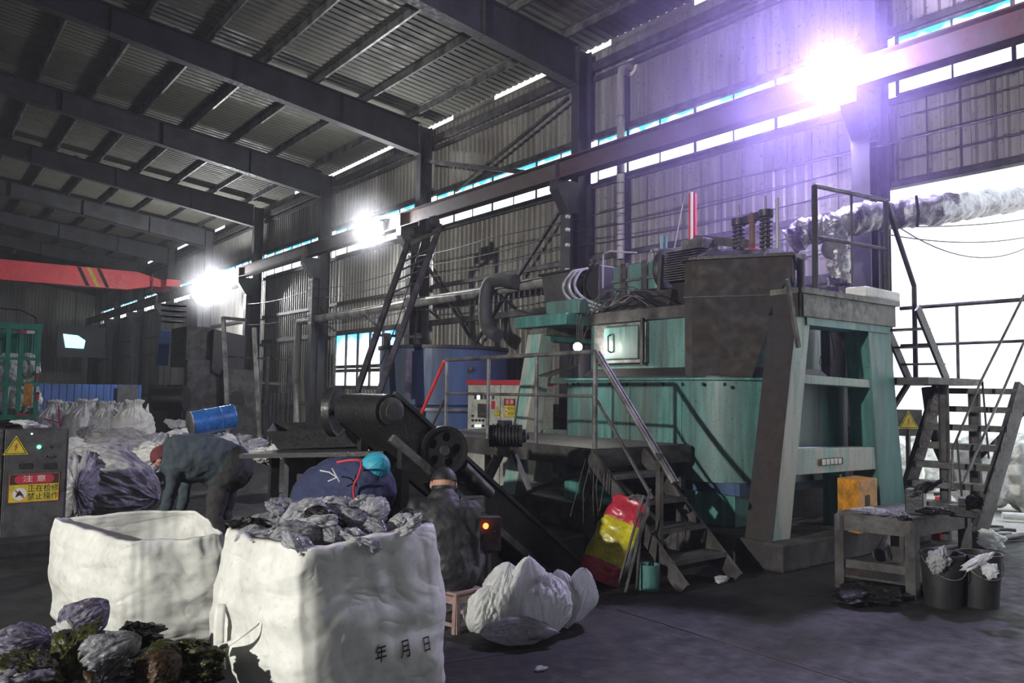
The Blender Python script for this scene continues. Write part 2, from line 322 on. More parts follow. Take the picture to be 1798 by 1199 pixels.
# corrugated sheet along Y
def sheet(x, y0, y1, z0, z1, per=.19, dpt=.028, zf=None):
    b = MB(); prof = [(0, 0), (.10, 0), (.13, 1), (.17, 1)]
    n = int((y1-y0)/per)+1; pr = []
    for i in range(n):
        for a, h in prof:
            y = y0+i*per+a*per/.19
            if y <= y1: pr.append((y, x-h*dpt))
    pr.append((y1, x))
    vs = [(xx, yy, z0) for yy, xx in pr]+[(xx, yy, z1) for yy, xx in pr]; m = len(pr)
    b.add(vs, [(i, i+1, m+i+1, m+i) for i in range(m-1)]); return b
b = MB()
# small casement window hole is cut by leaving a gap behind the tank: y 21.2..24.2, z 2.0..3.3
wy0, wy1, wz0, wz1 = 19.3, 23.2, 1.75, 3.4
b = sheet(WX, Y0+.02, wy0, 0, 5.88); b2 = sheet(WX, wy1, YEND, 0, 5.88); b3 = sheet(WX, wy0, wy1, 0, wz0); b4 = sheet(WX, wy0, wy1, wz1, 5.88)
for q in (b2, b3, b4): b.add(q.v, q.f)
q = sheet(WX, -.5, Y0+.02, 4.64, 5.88); b.add(q.v, q.f)
q = sheet(WX, -9, -.5, 0, 5.88); b.add(q.v, q.f)
q = sheet(WX, -9, YEND, 6.74, 8.5); b.add(q.v, q.f)
struct('wall_right', b, 'wall', solid=.004)
b = MB(); b.span((WX+.06, -9, 8.5), (WX+.02, YEND, 8.585))  # flashing leaving a light slit under the roof
for y in [(-9+i*3) for i in range(24)]:
    if random.random() < .55: b.span((WX+.02, y, 8.52), (WX+.04, y+random.uniform(1.4, 3.0), 8.70))
struct('trim_2', b, 'wall')
# long daylight strip behind the crane beam, one window per bay
n = 0
for k in range(-1, 9):
    ya, yb = Y0+6*k+.16, Y0+6*(k+1)-.16
    if k == -1: ya = -.5
    n += 1
    b = MB(); b.add([(WX-.01, ya, 5.88), (WX-.01, yb, 5.88), (WX-.01, yb, 6.74), (WX-.01, ya, 6.74)], [(0, 1, 2, 3)])
    wob = struct('window_%d' % n, b, 'glazing')
    fr = MB(); m = int((yb-ya)/.72)
    for i in range(m+1): y = ya+(yb-ya)*i/m; fr.box((WX-.03, y, 6.31), (.02, .022 if i % 2 else .05, .86))
    fr.box((WX-.03, (ya+yb)/2, 5.88), (.04, yb-ya, .05)); fr.box((WX-.03, (ya+yb)/2, 6.74), (.04, yb-ya, .05))
    fr.build('mullion', 'gal', wob)
# casement with blue film in the lower wall behind the tank
n += 1; cw = onx(WX-.02, 608, 590)
b = MB(); b.add([(WX-.02, wy0, wz0), (WX-.02, wy1, wz0), (WX-.02, wy1, wz1), (WX-.02, wy0, wz1)], [(0, 1, 2, 3)])
M_['casement'] = mat('casement_film', (.5, .75, .95), .3)
def filmmat():
    m = bpy.data.materials.new('blue_masking_film'); m.use_nodes = True; N = m.node_tree.nodes; L = m.node_tree.links; N.clear()
    out = N.new('ShaderNodeOutputMaterial'); tr = N.new('ShaderNodeBsdfTransparent'); geo = N.new('ShaderNodeNewGeometry'); sep = N.new('ShaderNodeSeparateXYZ')
    L.new(geo.outputs['Position'], sep.inputs[0]); nz = N.new('ShaderNodeTexNoise'); nz.inputs['Scale'].default_value = 1.6; L.new(geo.outputs['Position'], nz.inputs['Vector'])
    ad = N.new('ShaderNodeMath'); ad.operation = 'MULTIPLY_ADD'; L.new(nz.outputs['Fac'], ad.inputs[0]); ad.inputs[1].default_value = 1.0; L.new(sep.outputs['Z'], ad.inputs[2])
    rp = N.new('ShaderNodeMapRange'); L.new(ad.outputs[0], rp.inputs[0]); rp.inputs[1].default_value = 3.2; rp.inputs[2].default_value = 3.8
    mx = N.new('ShaderNodeMix'); mx.data_type = 'RGBA'; L.new(rp.outputs[0], mx.inputs[0]); mx.inputs['A'].default_value = (.95, .96, .95, 1); mx.inputs['B'].default_value = (.10, .45, .85, 1)
    L.new(mx.outputs['Result'], tr.inputs[0]); L.new(tr.outputs[0], out.inputs[0]); return m
wob = struct('window_%d' % n, b, filmmat())
fr = MB()
for i in range(6): fr.box((WX-.04, wy0+(wy1-wy0)*i/5, (wz0+wz1)/2), (.04, .13 if i in (0, 5) else .09, wz1-wz0+.1))
for z in (wz0, wz0+.5, wz0+.62, wz1): fr.box((WX-.04, (wy0+wy1)/2, z), (.045, wy1-wy0+.1, .1))
fr.build('window_frame', 'gal', wob)
# girts on the inside face of the long wall and the wire mesh in the first bays
tn = 3
for z, x0, hgt in ((3.42, .05, .14), (4.35, .05, .10), (1.2, .05, .12), (5.80, .06, .1), (6.80, .06, .1), (7.98, .06, .10)):
    for ya, yb in (((-9, YEND),) if z > 4.6 else ((Y0, YEND),)):
        b = MB(); b.span((WX-.03-x0, ya, z-hgt/2), (WX-.03, yb, z-hgt/2+.012)); b.span((WX-.03-x0, ya, z-hgt/2), (WX-.02-x0, yb, z+hgt/2)); b.span((WX-.03-x0, ya, z+hgt/2), (WX-.03, yb, z+hgt/2-.012))
        struct('trim_%d' % tn, b, 'galdark'); tn += 1
b = MB()
for i in range(22): z = 4.7+i*0; 
for y in [(-.5+.42*i) for i in range(15)]: b.span((WX-.07, y, 4.66), (WX-.06, y+.012, 5.8))
for z in (4.95, 5.25, 5.55): b.span((WX-.07, -.5, z), (WX-.055, Y0-.2, z+.014))
for y in [(Y0+.3+.42*i) for i in range(13)]: b.span((WX-.07, y, 3.5), (WX-.06, y+.010, 5.7))
for z in (3.85, 4.1, 4.62, 4.95, 5.25): b.span((WX-.07, Y0, z), (WX-.055, Y0+5.8, z+.012))
struct('trim_%d' % tn, b, 'galdark'); tn += 1
# door opening frame (header and jamb)
b = MB(); b.span((WX-.1, -.6, 4.58), (WX+.05, Y0+.02, 4.68)); b.span((WX-.06, Y0+.0, 0), (WX+.03, Y0+.05, 4.64)); struct('trim_%d' % tn, b, 'galdark'); tn += 1
# end wall and unseen enclosing walls, their gaps sized for fill light
b = MB(); per = .2; pr = []
for i in range(int(25/per)):
    for a, h in ((0, 0), (.1, 0), (.13, 1), (.17, 1)): pr.append((-14+i*per+a, YEND-h*.03))
m = len(pr); b.add([(x, y, 0) for x, y in pr]+[(x, y, roofz(x)+.0) for x, y in pr], [(i, i+1, m+i+1, m+i) for i in range(m-1)])
struct('wall_far', b, 'wall', solid=.004)
b = MB(); b.span((-14.1, -9, 0), (-14, YEND, 4.6)); b.span((-14.1, -9, 5.3), (-14, YEND, 11.5)); struct('wall_left', b, 'wall')
b = MB(); b.span((-14, -9.1, 0), (-6, -9, 11)); b.span((-3, -9.1, 0), (WX, -9, 11)); b.span((-6, -9.1, 3), (-3, -9, 11)); struct('wall_near', b, 'wall')
# roof sheet with ribs along the rafters
b = MB(); pr = []
per = .21
for i in range(int((YEND+9)/per)):
    for a, h in ((0, 0), (.11, 0), (.135, 1), (.18, 1)): pr.append((-9+i*per+a, h*.022))
m = len(pr); xa, xb = WX+.02, -14.2
b.add([(xa, y, roofz(xa)+.10+h) for y, h in pr]+[(xb, y, roofz(xb)+.10+h) for y, h in pr], [(i, i+1, m+i+1, m+i) for i in range(m-1)])
struct('ceiling', b, 'roof', solid=.004)
# purlins (one continuous Z section each)
px_ = 10.04
while px_ > -13:
    z = roofz(px_)
    b = MB(); b.span((px_-.006, -9, z-.08), (px_+.006, YEND, z+.10)); b.span((px_-.05, -9, z+.09), (px_+.005, YEND, z+.10)); b.span((px_-.005, -9, z-.08), (px_+.05, YEND, z-.07))
    struct('trim_%d' % tn, b, 'gal'); tn += 1; px_ -= 1.26
b = MB(); z = roofz(WX); b.span((WX-.14, -9, 8.12), (WX-.06, YEND, 8.30)); struct('trim_%d' % tn, b, 'galdark'); tn += 1
# portal frames: column + tapering rafter, one thing per frame line
for i, y in enumerate(CY):
    nm = ('%s steel wall column counted from the doorway' % ORD[max(i-1, 0)]) if i else 'steel column by the open doorway beyond the frame edge'
    col = thing('steel_column', 'grey %s, welded I-section carrying the crane rail bracket' % nm, 'column', (10.6, y, 0), 'row of steel columns along the wall')
    b = MB(); b.span((10.38, y-.11, 0), (10.40, y+.11, 8.5)); b.span((10.70, y-.11, 0), (10.72, y+.11, 8.5)); b.span((10.40, y-.008, 0), (10.70, y+.008, 8.5))
    # heavier lower shaft under the rail bracket
    b.build('shaft', 'steel', col)
    b = MB(); b.span((10.14, y-.13, 0), (10.16, y+.13, 5.35)); b.span((10.16, y-.008, 0), (10.38, y+.008, 5.35)); b.build('lower_shaft', 'steel', col)
    b = MB(); b.prism([(10.38, y-.12, 5.78), (9.84, y-.12, 5.78), (9.84, y-.12, 5.58), (10.14, y-.12, 5.15), (10.38, y-.12, 5.15)], (0, .24, 0)); b.build('rail_bracket', 'steel', col)
    b = MB(); b.span((10.1, y-.2, 0), (10.9, y+.2, .03)); b.build('base_plate', 'steel', col)
    raf = thing('roof_rafter', 'dark tapering steel rafter over the %s wall column' % (ORD[i-1] if i else 'doorway'), 'rafter', (10.3, y, 8.0), 'row of steel roof rafters')
    zt = lambda x: roofz(x)-.09
    def prof(x0, x1, d0, d1, nm_):
        b = MB(); tf = .018; W = .24
        for (o0, o1) in ((0, 0), (1, 1)):
            pass
        a0, a1 = zt(x0), zt(x1)
        b.add([(x0, y-W/2, a0), (x0, y+W/2, a0), (x1, y+W/2, a1), (x1, y-W/2, a1), (x0, y-W/2, a0-tf), (x0, y+W/2, a0-tf), (x1, y+W/2, a1-tf), (x1, y-W/2, a1-tf)], [(0, 1, 2, 3), (7, 6, 5, 4), (0, 4, 5, 1), (1, 5, 6, 2), (2, 6, 7, 3), (3, 7, 4, 0)])
        c0, c1 = a0-d0, a1-d1
        b.add([(x0, y-W/2, c0), (x0, y+W/2, c0), (x1, y+W/2, c1), (x1, y-W/2, c1), (x0, y-W/2, c0-tf), (x0, y+W/2, c0-tf), (x1, y+W/2, c1-tf), (x1, y-W/2, c1-tf)], [(0, 1, 2, 3), (7, 6, 5, 4), (0, 4, 5, 1), (1, 5, 6, 2), (2, 6, 7, 3), (3, 7, 4, 0)])
        b.add([(x0, y-.007, a0), (x0, y+.007, a0), (x1, y+.007, a1), (x1, y-.007, a1), (x0, y-.007, c0), (x0, y+.007, c0), (x1, y+.007, c1), (x1, y-.007, c1)], [(0, 1, 2, 3), (7, 6, 5, 4), (0, 4, 5, 1), (1, 5, 6, 2), (2, 6, 7, 3), (3, 7, 4, 0)])
        return b.build(nm_, 'steel', raf)
    prof(10.36, 1.6, .80, .50, 'haunch'); prof(1.6, -13.9, .50, .85, 'girder')
    for x in (8.1, 5.6, 3.1, .6, -2):
        zz = zt(x); b = MB(); b.span((x-.006, y-.115, zz-.02-(.80-(10.36-x)*.034 if x > 1.6 else .5)), (x+.006, y+.115, zz))
        b.build('stiffener', 'steel', raf)
    if 0 < i < 8:
        b = MB(); b.span((4.3, y-.05, zt(4.3)+.0), (4.42, y+.05, zt(4.3)+.05)); b.build('purlin_cleat', 'steel', raf)
# crane runway
t = thing('crane_rail_beam', 'long grey crane runway I-beam with rusty rail running along the wall columns', 'beam', (10.0, 20, 5.74))
b = MB(); b.ibeam((10.0, -9, 5.975), (10.0, 59.5, 5.975), .37, .26, .02, .012); b.build('girder', 'rail', t)
b = MB(); b.bar((10.0, -9, 6.185), (10.0, 59.5, 6.185), .06, .05); b.build('rail', 'rust', t, label='rusty crane rail')
for y in CY:
    b = MB(); b.span((9.88, y-.006, 5.81), (10.12, y+.006, 6.14)); b.build('web_stiffener', 'rail', t)
# overhead crane
cr = thing('overhead_crane', 'red overhead travelling crane girder with black and yellow stripes near its end', 'crane', (9.8, 40, 6.2))
b = MB(); gy = 40.0
b.prism([(8.6, gy-.3, 6.98), (-13.5, gy-.3, 6.98), (-13.5, gy-.3, 6.12), (8.2, gy-.3, 6.12), (9.4, gy-.3, 6.4), (9.7, gy-.3, 6.7)], (0, .6, 0)); b.build('girder', 'red', cr)
b = MB(); b.span((9.6, gy-1.5, 6.3), (10.2, gy+1.5, 6.62)); b.build('end_carriage', 'red', cr)
for s in (-1.2, 1.2):
    b = MB(); b.cyl((9.85, gy+s, 6.32), (10.15, gy+s, 6.32), .15); b.build('wheel', 'dark', cr)
b = MB(); b.span((9.2, gy-.5, 6.35), (9.6, gy+.5, 6.6)); b.build('buffer_bracket', 'red', cr)
for j, x in enumerate((6.9, 6.5, 6.1)):
    b = MB(); b.prism([(x, gy-.305, 6.97), (x+.16, gy-.305, 6.97), (x+.56, gy-.305, 6.14), (x+.4, gy-.305, 6.14)], (0, .003, 0)); b.build('stripe', 'ink' if j % 2 == 0 else 'yellow', cr)
b = MB(); b.tube([(9.2, gy-.6, 6.9), (9.2, gy-.6, 6.2), (9.0, gy-.6, 6.1)], .03, 6); b.build('conduit', 'gal', cr)
# wall bracing
def brace(name, label, pts, w=.07, m='galdark', cat='brace'):
    b = MB(); b.bar(pts[0], pts[1], w, w*.8); o = b.build(name, m); return tag(o, label, cat)
brace('wall_brace', 'upper diagonal steel brace rising to the second column under the eaves', (onx(10.62, 800, 335), onx(10.62, 998, 172)))
brace('wall_brace', 'steel brace sloping down from the third column to the crane rail', (onx(10.6, 748, 283), onx(10.6, 925, 303)), .12)
brace('wall_brace', 'long diagonal brace crossing the wall below the crane rail toward the second column', (onx(10.6, 835, 602), onx(10.6, 982, 372)))
brace('wall_brace', 'opposite diagonal brace falling from the third column behind the blue tank', (onx(10.6, 728, 430), onx(10.6, 838, 612)))
brace('wall_brace', 'short diagonal angle brace beside the fourth column', (onx(10.5, 547, 510), onx(10.5, 568, 547)), .05)
# X braces in far bays
# pipes on the wall
t = thing('vent_pipe', 'tall pale vertical vent pipe with ringed joints and a top elbow through the wall', 'pipe', (10.55, 10.48, 3.0))
top = onx(10.6, 1090, 132); bot = onx(10.6, 1090, 455)
b = MB(); b.tube([bot, top, top+V((.03, 0, .12)), top+V((.16, -.02, .2)), top+V((.3, -.04, .2))], .075, 20); b.build('pipe', 'pvc', t, smooth='auto')
for yy in (205, 305, 322, 340, 358, 376, 394, 412):
    p = onx(10.6, 1090, yy); b = MB(); b.cyl(p-V((0, 0, .012)), p+V((0, 0, .012)), .082, 20); b.build('joint_ring', 'gal', t)
b = MB(); c = onx(WX-.03, 1108, 119); b.lathe(c, [(.17, -.02), (.17, .0)], 24, (1, 0, 0)); b.build('flashing_plate', 'signwhite', t)
t = thing('wall_duct', 'long grey round duct running level along the wall then dropping to the floor', 'duct', (10.3, 18, 3.9))
p0 = onx(10.35, 975, 492); p1 = onx(10.35, 526, 565)
b = MB(); b.tube([p0, p1], .115, 20); b.build('pipe', 'pvc', t, smooth='auto')
b = MB(); b.tube([p1+V((0, -.05, .03)), p1+V((0, .08, -.1)), V((10.35, p1.y+.1, 2.0)), V((10.1, p1.y-.7, 0.02))], .11, 16); b.build('drop_pipe', 'pvc', t, smooth='auto')
b = MB()
for yy in (14, 17.2, 20.5, 23.3): b.bar((10.35, yy, p1.z), (10.88, yy, p1.z-.35), .04, .04)
b.build('bracket', 'galdark', t)
b = MB(); q = [onx(10.1, 905, 494), onx(10.05, 870, 492), onx(10.0, 856, 505), onx(10.0, 852, 545), onx(10.0, 856, 575), onx(10.0, 874, 590)]
pts = []
for i in range(len(q)-1):
    for s in range(6):
        a = q[max(i-1, 0)]; bb = q[i]; c = q[i+1]; d = q[min(i+2, len(q)-1)]; u = s/6
        pts.append(.5*((2*bb)+(c-a)*u+(2*a-5*bb+4*c-d)*u*u+(3*bb-a-3*c+d)*u**3))
pts.append(q[-1])
b.tube(pts, [.145+.008*(i % 2) for i in range(len(pts))], 20); tag(b.build('flexible_duct', 'hose', smooth='auto'), 'thick dark flexible elbow duct hanging from the wall duct', 'duct')
# cables strung along the wall
def catenary(a, b_, sag, n=14): return [a.lerp(b_, i/n)-V((0, 0, 4*sag*(i/n)*(1-i/n))) for i in range(n+1)]
cabs = [(3.72, 10.70, 5.6, 23.4, .10, 'lowest'), (4.02, 10.66, 5.6, 29.4, .08, 'second lowest'), (4.5, 10.64, 5.6, 23.4, .08, 'middle'), (4.8, 10.64, 5.6, 29.4, .1, 'second highest'), (5.05, 10.62, 2.0, 17.4, .05, 'highest')]
for z, x, ya, yb, sg, wd in cabs:
    b = MB(); pts = []
    y = ya
    while y < yb-.1:
        y2 = min(y+6, yb); seg = catenary(V((x-.45, y, z)), V((x-.45, y2, z)), sg); pts += seg if not pts else seg[1:]; y = y2
    b.tube(pts, .012, 5); tag(b.build('wall_cable', 'cable'), 'thin black cable slung between wall columns, %s of the five' % wd, 'cable')
for i in (1, 2, 3):
    t = thing('cable_insulator_rack', 'small rack of white insulators on the %s wall column' % ORD[i], 'insulator', (10.12, CY[i+1]-.05, 4.4))
    b = MB(); b.span((10.10, CY[i+1]-.2, 3.6), (10.15, CY[i+1]-.17, 5.15)); b.build('rack', 'dark', t)
    for z, *_ in cabs: b = MB(); b.lathe((10.05, CY[i+1]-.185, z), [(.025, -.05), (.04, -.02), (.025, 0), (.04, .03), (.02, .05)], 12, (1, 0, 0)); b.build('insulator', 'porc', t)
# floodlights on the runway beam
def flood(loc, label, s=1.0, tint='lens', aim=(-1, -.9, -.45)):
    loc = V(loc); a = V(aim).normalized(); t = thing('floodlight', label, 'lamp', loc, 'floodlights along the crane rail')
    R = a.to_track_quat('Z', 'Y').to_matrix()
    b = MB(); b.box(loc, (.36*s, .30*s, .10*s), rot=R); b.build('housing', 'galdark', t, bevel=.01)
    b = MB(); b.box(loc+a*.055*s, (.32*s, .26*s, .012), rot=R); b.build('lens', tint, t, label='glowing lens')
    b = MB(); b.bar(loc-a*.05*s, V((9.98, loc.y, 5.84)) if loc.z < 5.8 else V((9.9, loc.y, loc.z)), .04, .04); b.build('bracket', 'galdark', t)
flood((9.80, 5.86, 6.08), 'brightest floodlight with violet haze, above the green kettle', 1.25)
flood((9.76, 18.52, 5.92), 'glaring floodlight on the rail above the inclined steel legs', 1.1)
flood((9.76, 31.05, 5.55), 'farthest glaring floodlight below the rail, above the grey sheet hopper', 1.2)
# ================================================================= OUTSIDE THE DOOR
b = MB(); b.span((WX+.1, -30, -.3), (60, 70, -.02)); struct('ground_yard', b, 'outfloor')
b = MB(); b.span((24, -30, 0), (24.2, 45, 7.5)); struct('wall_yard', b, 'outwall')
light('daylight_sun', 'SUN', (0, -6, 20), 6.0, (1, .98, .95), .02, (12, 4, 0))
# ================================================================= THE GREEN KETTLE
def rrect(x0, x1, y0, y1, r, n=10):
    out = []
    for cx, cy, a0 in ((x1-r, y1-r, 0), (x0+r, y1-r, 90), (x0+r, y0+r, 180), (x1-r, y0+r, 270)):
        for i in range(n+1):
            a = math.radians(a0+90*i/n); out.append((cx+r*math.cos(a), cy+r*math.sin(a)))
    return out
def loft(b, rings, cap=True):
    n = len(rings[0]); vs = [p for r in rings for p in r]
    fs = [(i*n+k, i*n+(k+1) % n, (i+1)*n+(k+1) % n, (i+1)*n+k) for i in range(len(rings)-1) for k in range(n)]
    if cap: fs += [tuple(range(n-1, -1, -1)), tuple((len(rings)-1)*n+k for k in range(n))]
    return b.add(vs, fs)
b = MB(); b.span((6.75, 4.5, 0), (9.75, 9.75, .27)); tag(b.build('concrete_plinth', 'concrete', bevel=.02), 'stained concrete plinth under the green kettle and its trestle frames', 'plinth')
K = thing('melting_kettle', 'big green-painted melting kettle with rusty feed hopper and machinery on top', 'machine', (8.1, 6.7, .27))
R0 = rrect(7.0, 9.5, 5.08, 8.35, .75)
def ring(pl, z): return [(x, y, z) for x, y in pl]
b = MB(); loft(b, [ring(R0, .74), ring(R0, 1.86)]); b.build('lower_shell', 'tealworn', K, smooth='auto')
R1 = rrect(6.96, 9.54, 5.04, 8.39, .78)
b = MB(); loft(b, [ring(R1, 1.85), ring(R1, 1.875)]); b.build('flange', 'teal', K, smooth='auto')
for i, y in enumerate([5.35+.29*k for k in range(9)]+[]):
    b = MB(); b.lathe((6.995, y, 1.80), [(.02, 0), (.02, .012), (.012, .02)], 8, (-1, 0, 0)); b.build('bolt', 'dark', K)
for i in range(5):
    a = math.radians(180-14-i*17); b = MB(); c = V((7.75+.755*math.cos(a), 7.6+.755*math.sin(a), 1.80)); b.lathe(c, [(.02, -.004), (.02, .012), (.012, .02)], 8, (math.cos(a), math.sin(a), 0)); b.build('bolt', 'dark', K)
for y in (5.95, 6.75, 7.4): b = MB(); b.span((6.988, y-.006, .75), (7.0, y+.006, 1.85)); b.build('weld_seam', 'teal', K)
R2 = rrect(7.2, 9.3, 5.3, 8.1, .75)
R2b = rrect(7.1, 9.4, 5.2, 8.22, .85)
b = MB(); loft(b, [ring(R2b, 1.86), ring(R2b, 1.90), ring(R2, 2.0)]); b.build('dark_collar', 'dark', K, smooth='auto')
b = MB(); loft(b, [ring(R2, 1.98), ring(R2, 2.70)]); b.build('upper_shell', 'tealworn', K, smooth='auto')
b = MB(); R3 = rrect(7.15, 9.35, 5.27, 8.15, .85); loft(b, [ring(R3, 2.58), ring(R3, 2.72)]); b.build('top_band', 'galdark', K, smooth='auto')
# access hatch
b = MB(); b.span((7.13, 6.62, 2.06), (7.2, 7.52, 2.56)); b.build('hatch_frame', 'gal', K, bevel=.01)
b = MB(); b.span((7.10, 6.72, 2.11), (7.14, 7.30, 2.52)); hd = b.build('hatch_door', 'tealworn', K, bevel=.015)
for y in (6.62+.03,): b = MB(); b.span((7.09, y-.02, 2.04), (7.13, y+.02, 2.60)); b.build('gasket', 'dark', hd)
b = MB(); b.tube([(7.09, 7.18, 2.2), (7.05, 7.18, 2.22), (7.05, 7.18, 2.4), (7.09, 7.18, 2.42)], .012, 6); b.build('handle', 'dark', hd)
# lower pedestal and dark frame beneath
b = MB(); b.span((7.15, 5.35, .27), (7.9, 6.05, .74)); b.build('pedestal', 'teal', K, bevel=.01)
b = MB(); b.span((7.15, 7.5, .27), (7.9, 8.1, .74)); b.build('pedestal', 'teal', K, bevel=.01)
b = MB(); b.span((7.1, 5.25, .62), (9.1, 8.2, .75)); b.build('base_plate', 'blue', K)
b = MB(); b.span((8.3, 5.4, .27), (9.0, 8.0, .66)); b.build('burner_box', 'dark', K)
# hopper, set at an angle to the kettle
e = V((.52, -.86, 0)).normalized(); nn = V((.86, .52, 0)).normalized(); A = V((7.0, 5.93, 0))
def HP(s, d, z): return A+e*s+nn*d+V((0, 0, z))
Ltop = 1.17
def hring(s0, s1, d0, d1, z, ch=.10): return [tuple(HP(s0, d0+ch, z)), tuple(HP(s0+ch, d0, z)), tuple(HP(s1, d0, z)), tuple(HP(s1, d1, z)), tuple(HP(s0, d1, z))]
b = MB(); loft(b, [hring(0, .74, .04, .8, 1.88), hring(0, Ltop-.06, 0, 1.0, 2.93), hring(0, Ltop, 0, 1.05, 2.96), hring(0, Ltop, 0, 1.05, 3.2)]); b.build('hopper', 'hopper', K, bevel=.008)
b = MB(); loft(b, [hring(-.03, Ltop+.03, -.03, 1.08, 3.2), hring(-.03, Ltop+.03, -.03, 1.08, 3.235)]); b.build('hopper_rim', 'dark', K)
b = MB(); loft(b, [hring(.06, Ltop-.05, .1, 1.0, 3.235), hring(.16, Ltop-.12, .18, .92, 3.32)]); b.build('hopper_lid', 'dark', K)
b = MB(); b.bar(HP(0, -.003, 2.78), HP(Ltop-.1, -.003, 2.78), .012, .012); b.build('seam', 'dark', K)
# hood and gearbox
b = MB(); loft(b, [[(7.45, 7.9, 2.7), (7.45, 6.55, 2.7), (8.7, 6.55, 2.7), (8.7, 7.9, 2.7)], [(7.6, 7.6, 3.0), (7.6, 6.62, 3.0), (8.6, 6.62, 3.0), (8.6, 7.6, 3.0)]]); b.build('hood', 'galdark', K, bevel=.01)
b = MB(); b.lathe((8.1, 7.15, 2.98), [(.52, 0), (.48, .06), (.2, .1), (0, .11)], 28); b.build('hood_dome', 'dark', K, smooth='auto')
b = MB(); b.span((7.75, 7.0, 3.0), (8.3, 7.8, 3.42)); gb = b.build('gearbox', 'tealworn', K, bevel=.025)
for y in (7.2, 7.58): b = MB(); b.span((7.72, y-.05, 3.0), (7.76, y+.05, 3.44)); b.build('rib', 'galdark', gb)
b = MB(); b.span((7.72, 6.98, 3.19), (8.32, 7.82, 3.23)); b.build('split_flange', 'gal', gb)
b = MB(); b.lathe((8.05, 7.25, 3.42), [(.12, 0), (.12, .05), (.08, .07), (.08, .16), (.10, .17), (.10, .21), (0, .22)], 20); b.build('bearing_cap', 'gal', gb)
b = MB(); b.lathe((7.95, 7.02, 3.3), [(.03, 0), (.30, .03), (.30, .06), (.28, .1), (.03, .1)], 24, (0, -1, 0)); b.build('pulley', 'dark', K, smooth='auto')
# finned motor
b = MB(); mc = V((7.85, 6.45, 3.28)); b.cyl(mc+V((0, -.3, 0)), mc+V((0, .35, 0)), .20, 28); mo = b.build('drive_motor', 'galdark', K, smooth='auto')
for i in range(13): b = MB(); zz = -.18+i*.03; b.span((mc.x-.24, mc.y-.28, mc.z+zz), (mc.x+.24, mc.y+.3, mc.z+zz+.010)); b.build('cooling_fin', 'gal', mo)
b = MB(); b.span((7.75, 6.25, 3.45), (8.05, 6.6, 3.62)); b.build('terminal_box', 'gal', mo, bevel=.01)
b = MB(); b.span((7.7, 6.1, 2.72), (8.0, 6.7, 3.08)); b.build('motor_stand', 'dark', K)
b = MB(); b.bar((7.62, 6.86, 2.72), (7.62, 6.80, 3.45), .05, .05); b.build('guard_post', 'galdark', K)
# yoke, red cylinder and springs
b = MB(); p = onx(8.0, 1216, 340); b.cyl((8.0, p.y, 3.62), (8.0, p.y, p.z), .052, 20); rc = b.build('hydraulic_cylinder', 'redcyl', K, smooth='auto', label='red upright hydraulic cylinder')
b = MB(); b.cyl((7.93, p.y-.045, 3.62), (7.93, p.y-.045, p.z), .016, 10); b.build('guide_tube', 'whitepl', rc)
b = MB(); b.tube([(8, p.y, p.z-.02), (8, p.y+.1, p.z+.01), (8, p.y+.16, p.z-.1), (8, p.y+.3, 3.6)], .008, 6); b.build('hose', 'palehose', rc)
b = MB(); b.bar((8.0, 6.56, 3.66), (8.0, 5.8, 3.5), .08, .1); b.build('yoke_beam', 'galdark', K)
for px0, zt_ in ((1297, 3.82), (1345, 3.86)):
    p = onx(8.0, px0, 400); c = V((8.0, p.y, 0)); pts = []
    for i in range(90): a = i/90*2*math.pi*8; pts.append((8.0+.068*math.cos(a), c.y+.068*math.sin(a), 3.36+(zt_-3.44)*i/90))
    b = MB(); b.tube(pts, .011, 6); sp = b.build('coil_spring', 'galdark', K, smooth=True)
    b = MB(); b.cyl((8, c.y, 3.3), (8, c.y, zt_), .045, 14); b.build('core', 'dark', sp)
    b = MB(); b.cyl((8, c.y, zt_-.08), (8, c.y, zt_), .085, 18); b.build('spring_cap', 'dark', sp)
    b = MB(); b.cyl((8, c.y, zt_), (8, c.y, zt_+.17), .012, 8); b.build('threaded_rod', 'gal', sp)
b = MB(); b.bar((8.0, onx(8, 1305, 400).y, 3.78), (8.0, onx(8, 1345, 400).y, 3.82), .06, .09); b.build('tie_beam', 'dark', K)
b = MB(); p = onx(8, 1321, 420); b.cyl((8, p.y, 3.35), (8, p.y, 3.74), .035, 12); b.lathe((8, p.y, 3.74), [(.05, 0), (.06, .06), (.03, .12), (0, .13)], 12); b.build('lifting_screw', 'rust', K)
b = MB(); b.span((7.93, p.y-.09, 3.33), (8.07, p.y+.09, 3.42)); b.build('clamp_block', 'redcyl', K, bevel=.01, label='red clamp block')
b = MB(); p = onx(8, 1365, 400); b.cyl((8, p.y, 3.25), (8, p.y, 3.98), .02, 8); b.build('breather_pipe', 'palehose', K)
# grey bin and hoses at the far end
b = MB(); b.prism([(7.75, 9.35, 3.47), (7.75, 8.55, 3.47), (7.75, 8.55, 2.8), (7.75, 9.2, 2.8)], (.7, 0, 0)); b.build('oil_tank', 'cab', K, bevel=.008)
b = MB(); b.span((7.72, 8.5, 3.46), (8.5, 9.4, 3.49)); b.build('oil_tank_lid', 'dark', K)
for dy in (0, .1, .2):
    b = MB(); q = [V((7.7, 8.45-dy, 3.45)), V((7.6, 8.5-dy, 3.4)), V((7.5, 8.55-dy*1.2, 3.2)), V((7.5, 8.4-dy*1.4, 3.0)), V((7.6, 8.0-dy*1.5, 2.82)), V((7.8, 7.75, 2.75))]
    b.tube(curve(q), .02, 8); b.build('hydraulic_hose', 'palehose', K, smooth=True)
b = MB()
b.span((7.78, 8.1, 2.75), (8.1, 8.45, 3.5)); b.build('valve_block', 'dark', K, bevel=.02)
